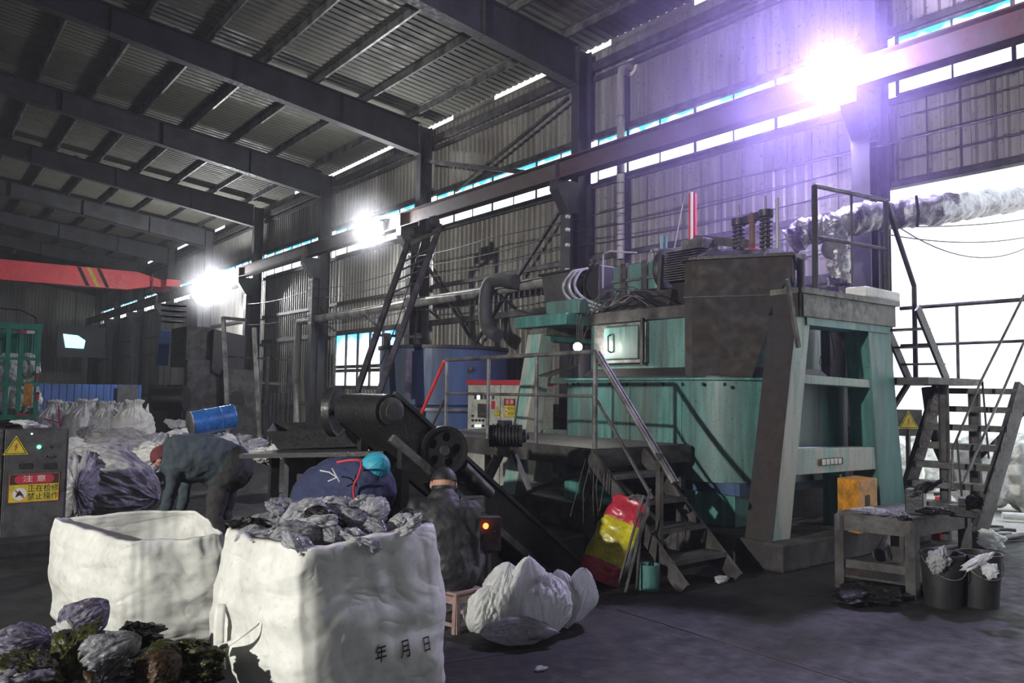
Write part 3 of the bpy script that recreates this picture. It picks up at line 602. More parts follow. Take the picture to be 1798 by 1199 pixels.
for i in range(6): b = MB(); b.lathe((7.8+.06*(i % 3), 8.15+.05*i, 3.5), [(.03, 0), (.03, .03), (.015, .05), (.02, .09), (0, .1)], 10); b.build('fitting', 'dark', K)
b = MB(); b.tube([(7.75, 8.0, 3.15), (7.75, 8.0, 3.62), (7.78, 7.9, 3.66), (7.9, 7.5, 3.6)], .012, 6); b.build('grease_line', 'palehose', K)
b = MB(); b.cyl((8.4, 7.5, 3.4), (8.4, 7.5, 3.9), .02, 8); b.cyl((8.4, 7.42, 3.4), (8.4, 7.42, 3.88), .02, 8); b.build('sight_tubes', 'teal', K)
b = MB(); b.span((7.2, 8.15, 2.62), (8.9, 9.3, 2.78)); b.build('bridge_deck', 'teal', K, bevel=.01)
b = MB(); b.span((7.35, 8.05, 2.78), (7.9, 8.75, 2.98)); b.build('side_box', 'tealworn', K, bevel=.01)
# tangle of cables on the top band
for i in range(9):
    p = V((7.16+.2*random.random(), 7.5+.3*random.random(), 2.72)); q = V((7.2+.35*random.random(), 6.9-.5*random.random(), 2.74)); pts = []
    hh = .1+.25*random.random()
    for k in range(13):
        s = k/12; pts.append(p.lerp(q, s)+V((-.12*math.sin(s*3.1), 0, hh*math.sin(s*3.14)+.05*math.sin(s*9+i))))
    b = MB(); b.tube(pts, .008, 5); b.build('loose_cable', 'cable', K)
for i in range(4):
    pts = [V((7.13-.02*i, 7.62+.05*i, 2.72)), V((7.05, 7.64+.04*i, 2.62)), V((7.04, 7.66+.03*i, 2.3)), V((7.03, 7.7+.06*i, 2.05)), V((6.97, 8.2+.1*i, 1.9))]
    b = MB(); b.tube(pts, .008, 5); b.build('hanging_cable', 'cable', K)
# valve cylinder with blue wrap by the hopper's right end
b = MB(); p = onx(8.2, 1406, 452); b.cyl((8.2, p.y, 2.8), (8.2, p.y, p.z), .045, 14); b.lathe((8.2, p.y, p.z), [(.06, -.03), (.06, .03)], 14); b.build('white_riser', 'pvc', K)
b = MB(); b.tube([(8.15, p.y+.12, 3.25), (8.12, p.y+.12, 2.95), (8.15, p.y+.1, 2.8)], [.05, .07, .05], 10); b.build('blue_wrap', 'drum', K, label='blue plastic wrap')
# ---------------------------------------------------------------- trestle frames at either end
def trestle(yf, label):
    T = thing('trestle_frame', label, 'frame', (8.2, yf+.2, .27), 'green trestle frames carrying the kettle')
    def X(px, py): return ony(4.65, px, py)
    def member(q0, nm, depth=.30, m='tealscufflit', y=0):
        b = MB(); pts = [V((p.x, yf+y, p.z)) for p in q0]; b.prism(pts, (0, depth, 0)); return b.build(nm, m, T, bevel=.008)
    la = [X(1356, 962), X(1388, 962), X(1424, 552), X(1398, 552)]
    for p in la[:2]: p.z = .27
    member(la, 'leg')
    ra = [X(1548, 900), X(1592, 900), X(1560, 545), X(1522, 545)]
    for p in ra[:2]: p.z = .27
    member(ra, 'leg', m='teal')
    member([X(1410, 657), X(1544, 668), X(1546, 682), X(1408, 673)], 'upper_rail', .2, y=.02)
    member([X(1394, 788), X(1553, 785), X(1556, 823), X(1390, 836)], 'lower_rail', .2, y=.02)
    sp_ = [] if yf > 6 else [V((p.x-.012, yf-.004, p.z)) for p in (la[0], la[3])]
    b = MB()
    if sp_: b.prism([sp_[0], sp_[1], sp_[1]+V((0, .31, 0)), sp_[0]+V((0, .31, 0))], (.012, 0, 0))
    if sp_: b.build('side_plate', 'hopper', T, label='dark side plate')  # thin darker sheet over the left face of the near leg

    b = MB(); b.span((7.3, yf-.04, 2.50), (9.2, yf+.30, 2.80)); b.build('head_beam', 'beamgrime', T, bevel=.008)
    if yf < 6: b = MB(); b.span((7.25, yf-.03, 2.5), (7.3, yf+.29, 2.74)); b.build('end_plate', 'hopper', T, label='black end plate')  # darker cover on the left end of the near head beam
    b = MB(); b.span((7.27, yf-.07, 2.74), (9.24, yf+.33, 2.80)); b.build('head_flange', 'beamgrime', T)
    b = MB(); b.span((7.4, yf-.02, 2.42), (9.1, yf+.28, 2.5)); b.build('bearing_plate', 'teal', T)
    return T
T1 = trestle(4.65, 'green trestle frame at the near end of the kettle, beside the orange box')
b = MB(); c = ony(4.64, 1462, 811)
for i in range(5): b.box((c.x-.16+.075*i, 4.645, 1.0), (.062, .02, .06))
b.build('contact_strip', 'signwhite', T1, bevel=.008)
b = MB(); b.box((c.x, 4.648, 1.0), (.42, .01, .075)); b.build('strip_backing', 'dark', T1)
T2 = trestle(8.72, 'green trestle frame at the far end of the kettle, beside the cream control cabinet')
# dark plate bracket leaning on the hopper
b = MB(); b.prism([ony(4.95, 1385, 490), ony(4.95, 1400, 560), ony(4.95, 1352, 553)], (0, .03, 0)); b.build('gusset_plate', 'dark', K)
b = MB(); b.bar(ony(4.6, 1382, 490), ony(4.6, 1402, 610), .05, .03, (0, 1, 0)); b.build('strut', 'galdark', T1)
# end shell seen through the trestle has pipes and brown strap
b = MB(); b.bar(ony(5.0, 1470, 565), ony(5.0, 1506, 655), .1, .04, (0, 1, 0)); tag(b.build('rusty_strut', 'rustlight'), 'rusty brown flat bar sloping behind the green trestle frame', 'bar')
b = MB(); b.span((9.72, 5.75, .0), (10.1, 8.2, 2.62)); tag(b.build('dark_infill_box', 'dark', bevel=.01), 'dark tall box added between the kettle and the long wall to darken the view through the near trestle', 'cabinet')  # added box that keeps the violet-lit wall out of the gap
b = MB(); b.cyl((9.35, 5.0, .27), (9.35, 5.0, 2.5), .07, 14); tag(b.build('drain_pipe', 'galdark'), 'dark vertical pipe standing behind the near trestle frame', 'pipe')
for i in range(3):
    pts = [ony(5.05, 1440+8*i, 570), ony(5.05, 1445+10*i, 610+6*i), ony(5.05, 1440+9*i, 640), ony(5.05, 1465+6*i, 660)]
    b = MB(); b.tube(curve(pts), .004, 5); b.build('control_cable', 'cable', K)
# ---------------------------------------------------------------- work lamp
t = thing('work_lamp', 'small bright work lamp at the top corner of the stair handrail', 'lamp', (6.86, 7.52, 2.27))
b = MB(); b.lathe((6.88, 7.54, 2.27), [(.03, -.05), (.05, 0), (.06, .05)], 14, (-.8, -.5, 0)); b.build('shade', 'gal', t)
b = MB(); b.lathe((6.85, 7.50, 2.27), [(.0, -.045), (.035, -.03), (.045, 0), (.035, .03), (0, .045)], 14); b.build('bulb', 'lensmall', t)
b = MB(); b.tube([(6.9, 7.55, 2.27), (7.0, 7.58, 2.4), (7.13, 7.6, 2.6)], .012, 6); b.build('arm', 'dark', t)
# ---------------------------------------------------------------- front platform with stair
P = thing('access_platform', 'steel walkway with tube handrail and short stair beside the kettle', 'platform', (6.2, 7.4, 0))
x0, x1, y0, y1, zd = 5.5, 6.93, 5.78, 9.6, 1.14
b = MB(); b.span((x0, y0, zd-.02), (x1, y1, zd)); b.build('deck', 'galdark', P)
for a, c in (((x0, y0, zd-.1), (x0, y1, zd-.1)), ((x1, y0, zd-.1), (x1, y1, zd-.1)), ((x0, y0, zd-.1), (x1, y0, zd-.1)), ((x0, y1, zd-.1), (x1, y1, zd-.1))):
    b = MB(); b.bar(a, c, .05, .17); b.build('edge_channel', 'galdark', P)
for x, y in ((x0+.03, y0+.1), (x1-.03, y0+.1), (x0+.03, y1-.1), (x1-.03, y1-.1)): b = MB(); b.bar((x, y, 0), (x, y, zd-.1), .07, .07); b.build('support_leg', 'galdark', P)
b = MB(); b.bar((x0, y0+.15, .9), (x0, y1-.9, .0), .04, .04); b.build('cross_brace', 'galdark', P)
ys = [onx(x0, px, 700).y for px in (1045, 942, 857, 783)]
for i, y in enumerate(ys): b = MB(); b.cyl((x0, y, zd), (x0, y, 2.1), .026 if i == 0 else .021, 12); b.build('rail_post', 'gal', P)
b = MB(); b.tube([(x0, ys[3], 2.08), (x0, y0, 2.1)], .024, 12); b.build('top_rail', 'gal', P)
b = MB(); b.tube([(x0, ys[3], 1.66), (x0, y0, 1.66)], .018, 10); b.build('mid_rail', 'gal', P)
q = onx(x0, 1183, 848)
b = MB(); b.tube([(x0, y0, 2.1), tuple(q)], .026, 12); b.build('stair_handrail', 'gal', P)
b = MB(); b.tube([(x0+.045, y0, 2.1), (q.x+.05, q.y, q.z)], .02, 12); b.build('stair_handrail', 'gal', P)
b = MB(); b.tube([(x0, y0, 1.66), onx(x0, 1146, 876)], .018, 10); b.build('stair_mid_rail', 'galdark', P)
b = MB(); b.bar((x0, onx(x0, 1158, 900).y, 0.3), (x0, onx(x0, 1158, 900).y, 1.16), .05, .05); b.build('stair_post', 'galdark', P)
for xx in (5.42, 6.16):
    b = MB(); b.bar((xx, y0-.02, zd-.06), (xx, 4.58, 0.02), .03, .14); b.build('stringer', 'galdark', P)
for i in range(4): b = MB(); z = .22+.225*i; yy = 4.58+(y0-4.58)*(z/zd); b.span((5.43, yy-.12, z-.02), (6.15, yy+.12, z+.02)); b.build('tread', 'galdark', P)
# red stair rail on the far side
b = MB(); b.tube([onx(x0, 780, 634), onx(x0, 733, 742)], .022, 10); b.build('far_stair_rail', 'red', P, label='red-painted stair rail')
b = MB(); b.tube([onx(x0, 781, 700), onx(x0, 757, 752)], .016, 8); b.build('far_stair_rail', 'galdark', P)
# faded yellow beam under the platform and strings hanging
b = MB(); b.bar((5.62, 5.9, .98), (5.85, 5.15, .35), .09, .09); tag(b.build('propped_beam', 'olive'), 'faded yellow steel beam propped under the walkway', 'beam')
for i in range(6):
    a = dep(7.42, 1028+5*i, 806); c = dep(7.42, 1010+9*i+random.uniform(-15, 10), 925+random.uniform(-50, 30)); m_ = a.lerp(c, .5)+V((.07*math.sin(i*2), 0, 0))
    b = MB(); b.tube([a, m_, c], .005, 4); tag(b.build('hanging_wire', 'galdark'), 'loose thin wire hanging under the walkway corner', 'wire', 'wires hanging under the walkway corner')
# ---------------------------------------------------------------- upper guard rail, side landing and outer stair
G = thing('side_landing', 'steel side landing with guard rails between the kettle top and the outer stair', 'platform', (10.2, 4.7, 0))
def tb(name, pts, r, m='galdark'): b = MB(); b.tube(pts, r, 10); return b.build(name, m, G)
a1 = onx(8.0, 1430, 326); a2 = onx(9.3, 1555, 352); a3 = onx(10.0, 1605, 502)
tb('guard_post', [(a1.x, a1.y, 2.8), a1], .032, 'steel'); tb('guard_post', [(a2.x, a2.y, 2.8), a2], .032, 'steel'); tb('top_rail', [a1, a2], .026, 'gal'); tb('top_rail', [a2, a3, (10.0, a3.y, 1.92)], .03, 'steel')
c1 = a1.lerp(a2, .5); tb('guard_post', [(c1.x, c1.y, 2.8), c1], .015)
tb('mid_rail', [(a1.x, a1.y, 3.45), (a2.x, a2.y, 3.45)], .022)
b = MB(); b.span((9.3, 4.3, 1.84), (10.75, 5.3, 1.92)); b.build('deck', 'galdark', G)
for x, y in ((10.0, 4.45), (9.85, 5.2)): b = MB(); b.cyl((x, y, 0), (x, y, 1.84), .06, 14); b.build('support_post', 'galdark', G)
b = MB(); b.bar((9.3, 4.75, 1.5), (9.75, 4.75, 1.85), .05, .05); b.build('knee_brace', 'galdark', G)
rp = [V((10.7, onx(10.7, px, 540).y, 0)) for px in (1570, 1680, 1798)]
for zz, r_ in ((2.88, .026), (2.38, .02)): tb('outer_rail', [(10.7, 5.3, zz), (10.7, rp[2].y-1.2, zz)], r_)
for p in (rp[1],): tb('outer_post', [(10.7, p.y, 1.9), (10.7, p.y, 2.88)], .02)
for yy in (4.4, 4.85):
    b = MB(); b.bar((9.28, yy, 2.72), (9.98, yy, 1.9), .03, .12); b.build('upper_stringer', 'dark', G)
for i in range(3): b = MB(); b.span((9.4+.18*i, 4.4, 2.48-.2*i), (9.6+.18*i, 4.85, 2.50-.2*i)); b.build('upper_tread', 'dark', G)
SX = thing('outer_stair', 'open steel stair with seven treads leading up outside the doorway', 'stair', (10.0, 4.3, 0))
f1, t1 = V((9.35, 4.78, 0)), V((10.5, 4.72, 1.84)); f2, t2 = onz(0, 1690, 985), None
f2 = V((9.62, 3.98, 0)); t2 = dep(9.45, 1795, 678)
for f, t in ((f1, t1), (f2, t2)): b = MB(); b.bar(f, t, .06, .22); b.build('stringer', 'galdark', SX)
for i in range(1, 9):
    s = i/8.3; a = f1.lerp(t1, s); c = f2.lerp(t2, s); b = MB(); b.bar(a, c, .24, .07); b.build('tread', 'galdark', SX)
b = MB(); b.cyl((10.6, 4.35, 0), (10.6, 4.35, 1.8), .07, 14); b.build('support_post', 'galdark', SX)
b = MB(); b.bar((10.6, 4.35, .9), (10.75, 3.7, 1.7), .05, .05); b.build('diagonal_brace', 'galdark', SX)
lr = [dep(9.0, 1672, 790), dep(9.25, 1722, 670), dep(9.5, 1798, 518)]
b = MB(); b.tube([dep(8.95, 1672, 860)]+lr, .015, 8); b.build('handrail', 'gal', SX)
b = MB(); b.tube([dep(8.6, 1690, 850), dep(8.9, 1738, 740), dep(9.2, 1798, 600)], .014, 8); b.build('handrail', 'gal', SX)
for px0, py0, px1_, py1, t_ in ((1725, 670, 1736, 805, 9.3), (1680, 770, 1690, 885, 8.9)): b = MB(); b.tube([dep(t_, px0, py0), dep(t_, px1_, py1)], .012, 8); b.build('baluster', 'steel', SX)
# curved flexible pipe by the stair
q = [dep(10.3, 1628, 680), dep(10.3, 1636, 740), dep(10.3, 1650, 790), dep(10.2, 1668, 830), dep(10.2, 1672, 860)]
b = MB(); b.tube(q, .07, 12); tag(b.build('bent_pipe', 'galdark', smooth=True), 'dark bent pipe running down behind the outer stair', 'pipe')
# ---------------------------------------------------------------- foil duct
D = thing('foil_duct', 'crumpled silver foil duct running from the kettle top out through the doorway', 'duct', (9.5, 5, 3.8))
def crinkle(path, r, name, seg=60, n=26, amp=.025, parent=D, m='foil'):
    L = [0]
    path = [V(p) for p in path]
    def cr(u):
        k = u*(len(path)-1); i = min(int(k), len(path)-2); f = k-i
        a = path[max(i-1, 0)]; bb = path[i]; c = path[i+1]; d = path[min(i+2, len(path)-1)]
        return .5*((2*bb)+(c-a)*f+(2*a-5*bb+4*c-d)*f*f+(3*bb-a-3*c+d)*f**3)
    def fn(u, v):
        p = cr(v); d = (cr(min(v+.01, 1))-cr(max(v-.01, 0))).normalized(); up = V((0, 0, 1)) if abs(d.z) < .85 else V((0, 1, 0)); a = d.cross(up).normalized(); c = a.cross(d); t = 2*math.pi*u
        o = a*math.cos(t)+c*math.sin(t); q = p+o*r
        k = 1+amp/r*(noise.noise(q*9)*1.6+abs(noise.noise(q*22))*1.0)+.05*math.sin(v*seg*1.3)
        return p+o*r*k
    b = MB(); b.grid(n, seg*2, fn, wrap=True); return b.build(name, m, parent, smooth=True)
crinkle([onx(8.9, 1385, 425), onx(9.0, 1420, 405), onx(9.1, 1455, 402), onx(9.3, 1500, 385), onx(9.8, 1560, 378), ony(4.6, 1640, 370), ony(4.6, 1720, 358), ony(4.6, 1820, 345)], .17, 'main_run', 90)
crinkle([onx(9.05, 1462, 395), onx(9.0, 1470, 440), onx(9.0, 1474, 500)], .125, 'branch', 30)
b = MB(); c = onx(8.85, 1462, 437); b.lathe(c, [(.13, -.012), (.13, .012)], 20, (-.8, -.6, 0)); b.build('wire_ring', 'gal', D)
for px0 in (1582,): b = MB(); c = ony(4.55, px0, 378); b.tube([c+V((0, -.18, .2)), c+V((0, -.2, 0)), c+V((.03, -.17, -.16))], .018, 6); b.build('strap', 'dark', D)
b = MB(); s0 = onx(9.0, 1505, 512); b.box((8.9, 4.72, 2.86), (.85, .25, .12), rz=.05); tag(b.build('insulation_slab', 'bagw', bevel=.02), 'white insulation slab lying on the trestle head beam', 'slab')
for i, (pa, pb_, sg) in enumerate((((1580, 400), (1830, 418), .35), ((1580, 398), (1830, 380), .05), ((1560, 412), (1830, 410), .12))):
    a = ony(4.9, *pa); c = ony(4.9, *pb_); b = MB(); b.tube(catenary(a, c, sg), .009, 5); tag(b.build('sagging_cable', 'cable'), 'black cable across the bright doorway, ' + ('most deeply sagging of three', 'nearly straight upper one', 'shallow middle one')[i], 'cable')
# ================================================================= CRUMPLED FILM, SACKS
def crumple_mesh(seed, nu=72, nv=46, amp=.5, flat=.6, fine=.16, pleat=0):
    rd = random.Random(seed); off = V((rd.uniform(-50, 50), rd.uniform(-50, 50), rd.uniform(-50, 50)))
    def fn(u, v):
        t = 2*math.pi*u; p = math.pi*(v-.5)*.998; d = V((math.cos(p)*math.cos(t), math.cos(p)*math.sin(t), math.sin(p)))
        w_ = d+V((noise.noise(d*1.7+off), noise.noise(d*1.7+off*2), noise.noise(d*1.7-off)))*.55
        a = noise.noise(d*1.3+off); f1, f2 = noise.voronoi(w_*1.9+off)[0][:2]; g1, g2 = noise.voronoi(w_*4.3+off*.5)[0][:2]
        pl = 1-2*abs(noise.noise(V((w_.x*3.0, w_.y*12+4*a, w_.z*4))+off))
        r = 1+amp*a*1.2+amp*.40*min(1, (f2-f1)*1.8)-amp*.2+fine*.55*(min(1, (g2-g1)*1.8)-.5)+fine*1.1*(pl-.6)
        if pleat: r *= 1+pleat*math.sin(t*9+3*noise.noise(d*2+off))*math.cos(p)*(.4+.6*abs(math.sin(p)))
        q = d*r; q += V((noise.noise(d*3+off*2), noise.noise(d*3-off), noise.noise(d*3+off*3)))*.22*amp*2
        return V((q.x, q.y, q.z*flat))
    b = MB(); b.grid(nu, nv, fn, wrap=True); return b
def bag_mesh(seed):
    off = V((seed*3.7, seed*1.9, -seed*2.3)); b = MB(); na, nl = 130, 60
    def fn(u, v):
        a = 2*math.pi*u; x = -1+2*v; R = max(0, math.sin(math.pi*v))**.55
        lo = noise.noise(V((math.cos(a)*1.2, math.sin(a)*1.2, x*1.4))+off); ang = V((math.cos(a)*3.6, math.sin(a)*3.6, x*1.3))
        p1 = 1-2*abs(noise.noise(ang+off)); p2 = 1-2*abs(noise.noise(ang*2.3+off*1.7)); p3 = 1-2*abs(noise.noise(V((math.cos(a)*11, math.sin(a)*11, x*2.2))+off))
        r = R*(1+.25*lo+.17*(p1-.6)+.11*(p2-.6)+.05*(p3-.6))
        return V((x*(1+.08*lo)+.05*p2, math.cos(a)*r*.85, math.sin(a)*r+.10*noise.noise(V((x*2, 0, seed)))))
    b.grid(na, nl, fn, wrap=True); return b
def tied_mesh(seed):
    off = V((seed*3.1, -seed*1.7, seed*.9)); b = MB()
    prof = [(0, -1), (.55, -1), (.86, -.93), (.99, -.7), (1.0, -.3), (.97, .1), (.88, .38), (.72, .58), (.50, .72), (.34, .80), (.32, .84), (.42, .92), (.40, .98), (.2, .93), (.0, .90)]
    def fn(u, v):
        k = v*(len(prof)-1); i = min(int(k), len(prof)-2); f = k-i; r = prof[i][0]*(1-f)+prof[i+1][0]*f; z = prof[i][1]*(1-f)+prof[i+1][1]*f; a = 2*math.pi*u
        c, s = math.cos(a), math.sin(a); sq = 1/max(abs(c), abs(s))**.35; ple = 1-2*abs(noise.noise(V((c*5, s*5, z*.9))+off)); lo = noise.noise(V((c*1.3, s*1.3, z*1.5))+off); hz = 1-2*abs(noise.noise(V((c*1.5, s*1.5, z*6))+off))
        r *= sq*(1+.14*lo+.05*(hz-.6)+(.06 if z < .4 else .28)*(ple-.6)); return V((c*r, s*r, z+.05*lo+(.10*ple if z > .8 else 0)))
    b.grid(120, 64, fn, wrap=True); return b
_pm = {}
def crumple(name, seed, m, loc, sc, rz=0, tilt=(0, 0), label=None, cat=None, group=None, kind_='c', parent=None):
    key = (seed, m, kind_)
    if key not in _pm:
        b = tied_mesh(seed) if kind_ == 't' else crumple_mesh(seed) if kind_ == 'c' else bag_mesh(seed) if kind_ == 'p' else crumple_mesh(seed, 84, 56, .14, 1.0, .05, .02)
        me = bpy.data.meshes.new(name); me.from_pydata(b.v, [], b.f); me.update()
        for p in me.polygons: p.use_smooth = True
        me.materials.append(M_[m]); _pm[key] = me
    o = bpy.data.objects.new(name, _pm[key]); COL.objects.link(o); o.location = loc; o.scale = sc if not isinstance(sc, (int, float)) else (sc,)*3; o.rotation_euler = (tilt[0], tilt[1], rz)
    return tag(o, label, cat, group)
def smooth_poly(c, it=3):
    for _ in range(it):
        n = len(c); q = []
        for i in range(n): a, b_ = c[i], c[(i+1) % n]; q += [a.lerp(b_, .25), a.lerp(b_, .75)]
        c = q
    return c
def bulk_bag(name, tops, bots, label, group=None, m='bagw', nu=200, nv=70, inner=.5, seed=1, wr=1.0, thick=.006, cat='bag', rnd=3, parent=None):
    """open woven bulk bag: tops/bots are four rim/floor corners"""
    def per(c):
        # dense loop with rounded corners
        c2 = []
        n = len(c)
        for i in range(n):
            a, b_ = c[i], c[(i+1) % n]
            for s in (.1, .5, .9): c2.append(a.lerp(b_, s))
        return smooth_poly(c2, rnd)
    T_, B_ = per([V(p) for p in tops]), per([V(p) for p in bots]); n = len(T_)
    cT = sum(T_, V())/n; cB = sum(B_, V())/n
    def at(L_, u): k = u*n; i = int(k) % n; return L_[i].lerp(L_[(i+1) % n], k-int(k))
    H = cT.z-cB.z
    def fn(u, v):
        if v < .62:
            s = v/.62; ins = 0
        else: s = 1-(v-.62)/.38*inner; ins = 1
        p = at(B_, u).lerp(at(T_, u), s); c = cB.lerp(cT, s); o = (p-c); o.z = 0; L_ = o.length; o.normalize()
        bulge = .07*math.sin(min(1, max(0, s))*math.pi)*(1 if s < .97 else .3)
        ax, ay = math.cos(2*math.pi*u), math.sin(2*math.pi*u)
        q = V((ax*1.5, ay*1.5, s*H*5.0+.9*ax*ay+seed*7))
        fold = 1-2*abs(noise.noise(q)); fold2 = 1-2*abs(noise.noise(V((ax*4+seed, ay*4, s*H*13+1.8*ax)))); soft = noise.noise(V((ax*1.2, ay*1.2, s*2+seed)))
        vert = 1-2*abs(noise.noise(V((ax*7, ay*7+seed, s*1.4))))
        d = bulge*.8+wr*(.020*(fold-.5)+.005*(fold2-.5)+.022*soft+.006*(vert-.5)*(s if s > .5 else .5))
        if s < .06: d -= .05*(1-s/.06)
        p = p+o*(d-(.018 if ins else 0))
        p.z += .022*noise.noise(V((ax*2.2, ay*2.2, seed*3)))*s+.008*noise.noise(V((ax*7, ay*7, seed*3)))*s
        if v > .60 and v < .64: p.z += .004
        return p
    b = MB(); b.grid(nu, nv, fn, wrap=True)
    if inner < 1:
        pass
    o = b.build(name, m, parent, smooth=True)
    return tag(o, label, cat, group), b
def project(bmesh_src, name, body, c2d, size, m, parent, rgt, nrm, squash=1):
    from mathutils.bvhtree import BVHTree
    bv = BVHTree.FromPolygons([V(p) for p in bmesh_src.v], bmesh_src.f)
    rgt = V(rgt).normalized(); nrm = V(nrm).normalized(); up = nrm.cross(rgt)*-1
    if up.z < 0: up = -up
    def fn(x, y):
        p = V(c2d)+rgt*x*squash+up*y+nrm*.5; h = bv.ray_cast(p, -nrm)
        return (h[0]+nrm*.004) if h[0] else V(c2d)+rgt*x*squash+up*y
    return text(name, body, c2d, rgt, up, size, m, parent, fn=fn, bold=.008)
# ---------------------------------------------------------------- two big white bulk bags in the foreground
tr = [onz(.98, 522, 968), onz(1.0, 778, 915), V((2.12, 4.34, 1.0)), onz(1.0, 385, 920)]
br = [V((1.45, 3.30, 0)), V((2.34, 3.50, 0)), V((2.16, 4.34, 0)), V((1.32, 4.18, 0))]
bagR, bR = bulk_bag('bulk_bag', tr, br, 'big white bulk bag filled with grey plastic film, printed with black date characters', 'white bulk bags in the foreground', seed=1.3, inner=.3)
tl = [onz(.70, 212, 958), onz(.71, 412, 946), onz(.70, 330, 893), onz(.72, 122, 900)]
c_ = sum(tl, V())/4
bl = [V((1.10, 5.02, 0)), V((1.85, 4.98, 0)), V((1.92, 6.0, 0)), V((.90, 6.05, 0))]
tl = [onz(.70, 216, 950), onz(.70, 402, 940), onz(.72, 345, 895), onz(.74, 84, 905)]
bl = [V((p.x+(p.x-c_.x)*.02, p.y+(p.y-c_.y)*.02, 0)) for p in tl]
bagL, bL = bulk_bag('bulk_bag', tl, bl, 'wide empty white bulk bag standing open, left of the filled one', 'white bulk bags in the foreground', seed=4.1, inner=.85, wr=1.3)
fr_ = (tr[1]-tr[0]); fr_.z = 0; fr_.normalize(); fn_ = V((fr_.y, -fr_.x, 0))
for ch, px0, py0, sz in (('年', 637, 1140, .09), ('月', 680, 1131, .09), ('日', 717, 1123, .08)):
    c = ray(px0, py0); t = ((tr[0]-EYE).dot(fn_))/c.dot(fn_); c = EYE+c*(t-.0)
    project(bR, 'printed_character', ch, c, sz, 'ink', bagR, fr_, fn_, .8)
b = MB()
p0 = dep(3.72, 375, 1140); p1 = dep(3.60, 455, 1095)
def strip(u, v):
    p = p0.lerp(p1, u)+V((-.03*math.sin(u*3.1), -.06*math.sin(u*3.1), 0)); w_ = .022*(1-u*.75); return p+UPV*(v-.5)*2*w_+RGT*(v-.5)*w_
b.grid(14, 4, strip); b.build('lifting_strap', 'bagw', bagR, solid=.004, smooth=True)
b = MB(); p0 = dep(3.84, 388, 1060); p1 = dep(3.78, 388, 1175)
b.grid(12, 4, lambda u, v: p0.lerp(p1, u)+V((-.02*math.sin(u*3.1), -.03*math.sin(u*3.1), 0))+RGT*(v-.5)*.05); b.build('lifting_strap', 'bagw', bagR, solid=.004, smooth=True)
# contents of the filled bag
rd = random.Random(3)
cR = (tr[0]+tr[2])/2; kinds = ['film', 'filmg', 'filmg', 'film', 'filmk', 'filmg', 'film']
glabel = 'crumpled grey plastic film heaped in the filled white bulk bag'
n_ = 0
for gx in range(6):
    for gy in range(5):
        u = (gx+.5)/6+rd.uniform(-.06, .06); v = (gy+.5)/5+rd.uniform(-.06, .06)
        p = tr[0].lerp(tr[1], u).lerp(tr[3].lerp(tr[2], u), v); e_ = min(u, 1-u, v, 1-v)
        z = .93+.10*min(1, e_*5)+rd.uniform(-.02, .03)+(.03 if u > .7 else 0)
        s = rd.uniform(.065, .10); p.z = z; q = cR.copy(); q.z = z; p = p.lerp(q, .12); kd = 'p' if n_ % 2 else 'c'
        crumple('plastic_film', 100+n_ % 5, kinds[n_ % 7], p, (s*1.25, s*1.0, s*.8), rd.uniform(0, 6), (rd.uniform(-.6, .6), rd.uniform(-.6, .6)), {'film': 'clear crumpled film heaped in the filled white bulk bag', 'filmg': 'grey crumpled film heaped in the filled white bulk bag', 'filmk': 'black crumpled film heaped in the filled white bulk bag'}[kinds[n_ % 7]], 'plastic film', 'plastic film heaped in the filled bulk bag', kd); n_ += 1
# ---------------------------------------------------------------- heap of dark scrap bags at the lower left
rd = random.Random(11)
b = MB()
hc = dep(3.55, 165, 1230)
def mound(u, v):
    a = 2*math.pi*u; r = (1-v)*1.0; x = math.cos(a)*r*.62; y = math.sin(a)*r*.45
    z = .40*(math.cos(min(1, r)*math.pi/2)**.8)+.03*noise.noise(V((x*5, y*5, 0)))
    return V((hc.x, hc.y, 0))+V((RGT.x, RGT.y, 0))*x+V((FWD.x, FWD.y, 0))*y+V((0, 0, max(0, z)))
b.grid(48, 16, mound, wrap=True); tag(b.build('scrap_heap', 'filmk', smooth=True), 'dark mound of dense plastic scrap under the loose film, lower left', 'scrap heap', kind='stuff')
hk = ['filmv', 'filmg', 'filmy', 'filmk', 'filmv', 'filmv', 'filmk', 'filmo', 'filmg']
spots = [(150, 1085, .10, 'purplefilm', 3.75), (35, 1130, .10, 'purplefilm', 3.5), (238, 1112, .10, 'filmv', 3.7), (120, 1110, .075, 'filmw', 3.7), (60, 1175, .10, 'filmy', 3.3), (300, 1165, .11, 'filmy', 3.45), (345, 1150, .09, 'filmy', 3.55), (270, 1190, .10, 'filmo', 3.3), (120, 1150, .11, 'filmy', 3.45), (190, 1150, .12, 'filmg', 3.5), (20, 1195, .09, 'filmg', 3.2), (210, 1195, .11, 'filmk', 3.25)]
n_ = 0; KP = {'purplefilm': 'p'}
lab = {'purplefilm': 'lavender-tinted crumpled plastic bag on the scrap heap at the lower left', 'filmv': 'dark green crumpled plastic on the scrap heap at the lower left', 'filmw': 'whitish crumpled film scrap on the scrap heap at the lower left', 'filmy': 'yellow-green crumpled plastic on the scrap heap at the lower left', 'filmo': 'orange-brown crumpled plastic on the scrap heap at the lower left', 'filmg': 'grey crumpled plastic on the scrap heap at the lower left', 'filmk': 'black crumpled plastic on the scrap heap at the lower left'}
for px0, py0, s, m, t in spots:
    crumple('plastic_scrap', 200+n_ % 6, m, dep(t, px0, py0), (s*1.2, s, s*.85), rd.uniform(0, 6), (rd.uniform(-.7, .7), rd.uniform(-.7, .7)), lab[m], 'plastic scrap', 'scrap pieces on the lower left heap', 'p' if (n_ % 2 or m == 'purplefilm') else 'c'); n_ += 1
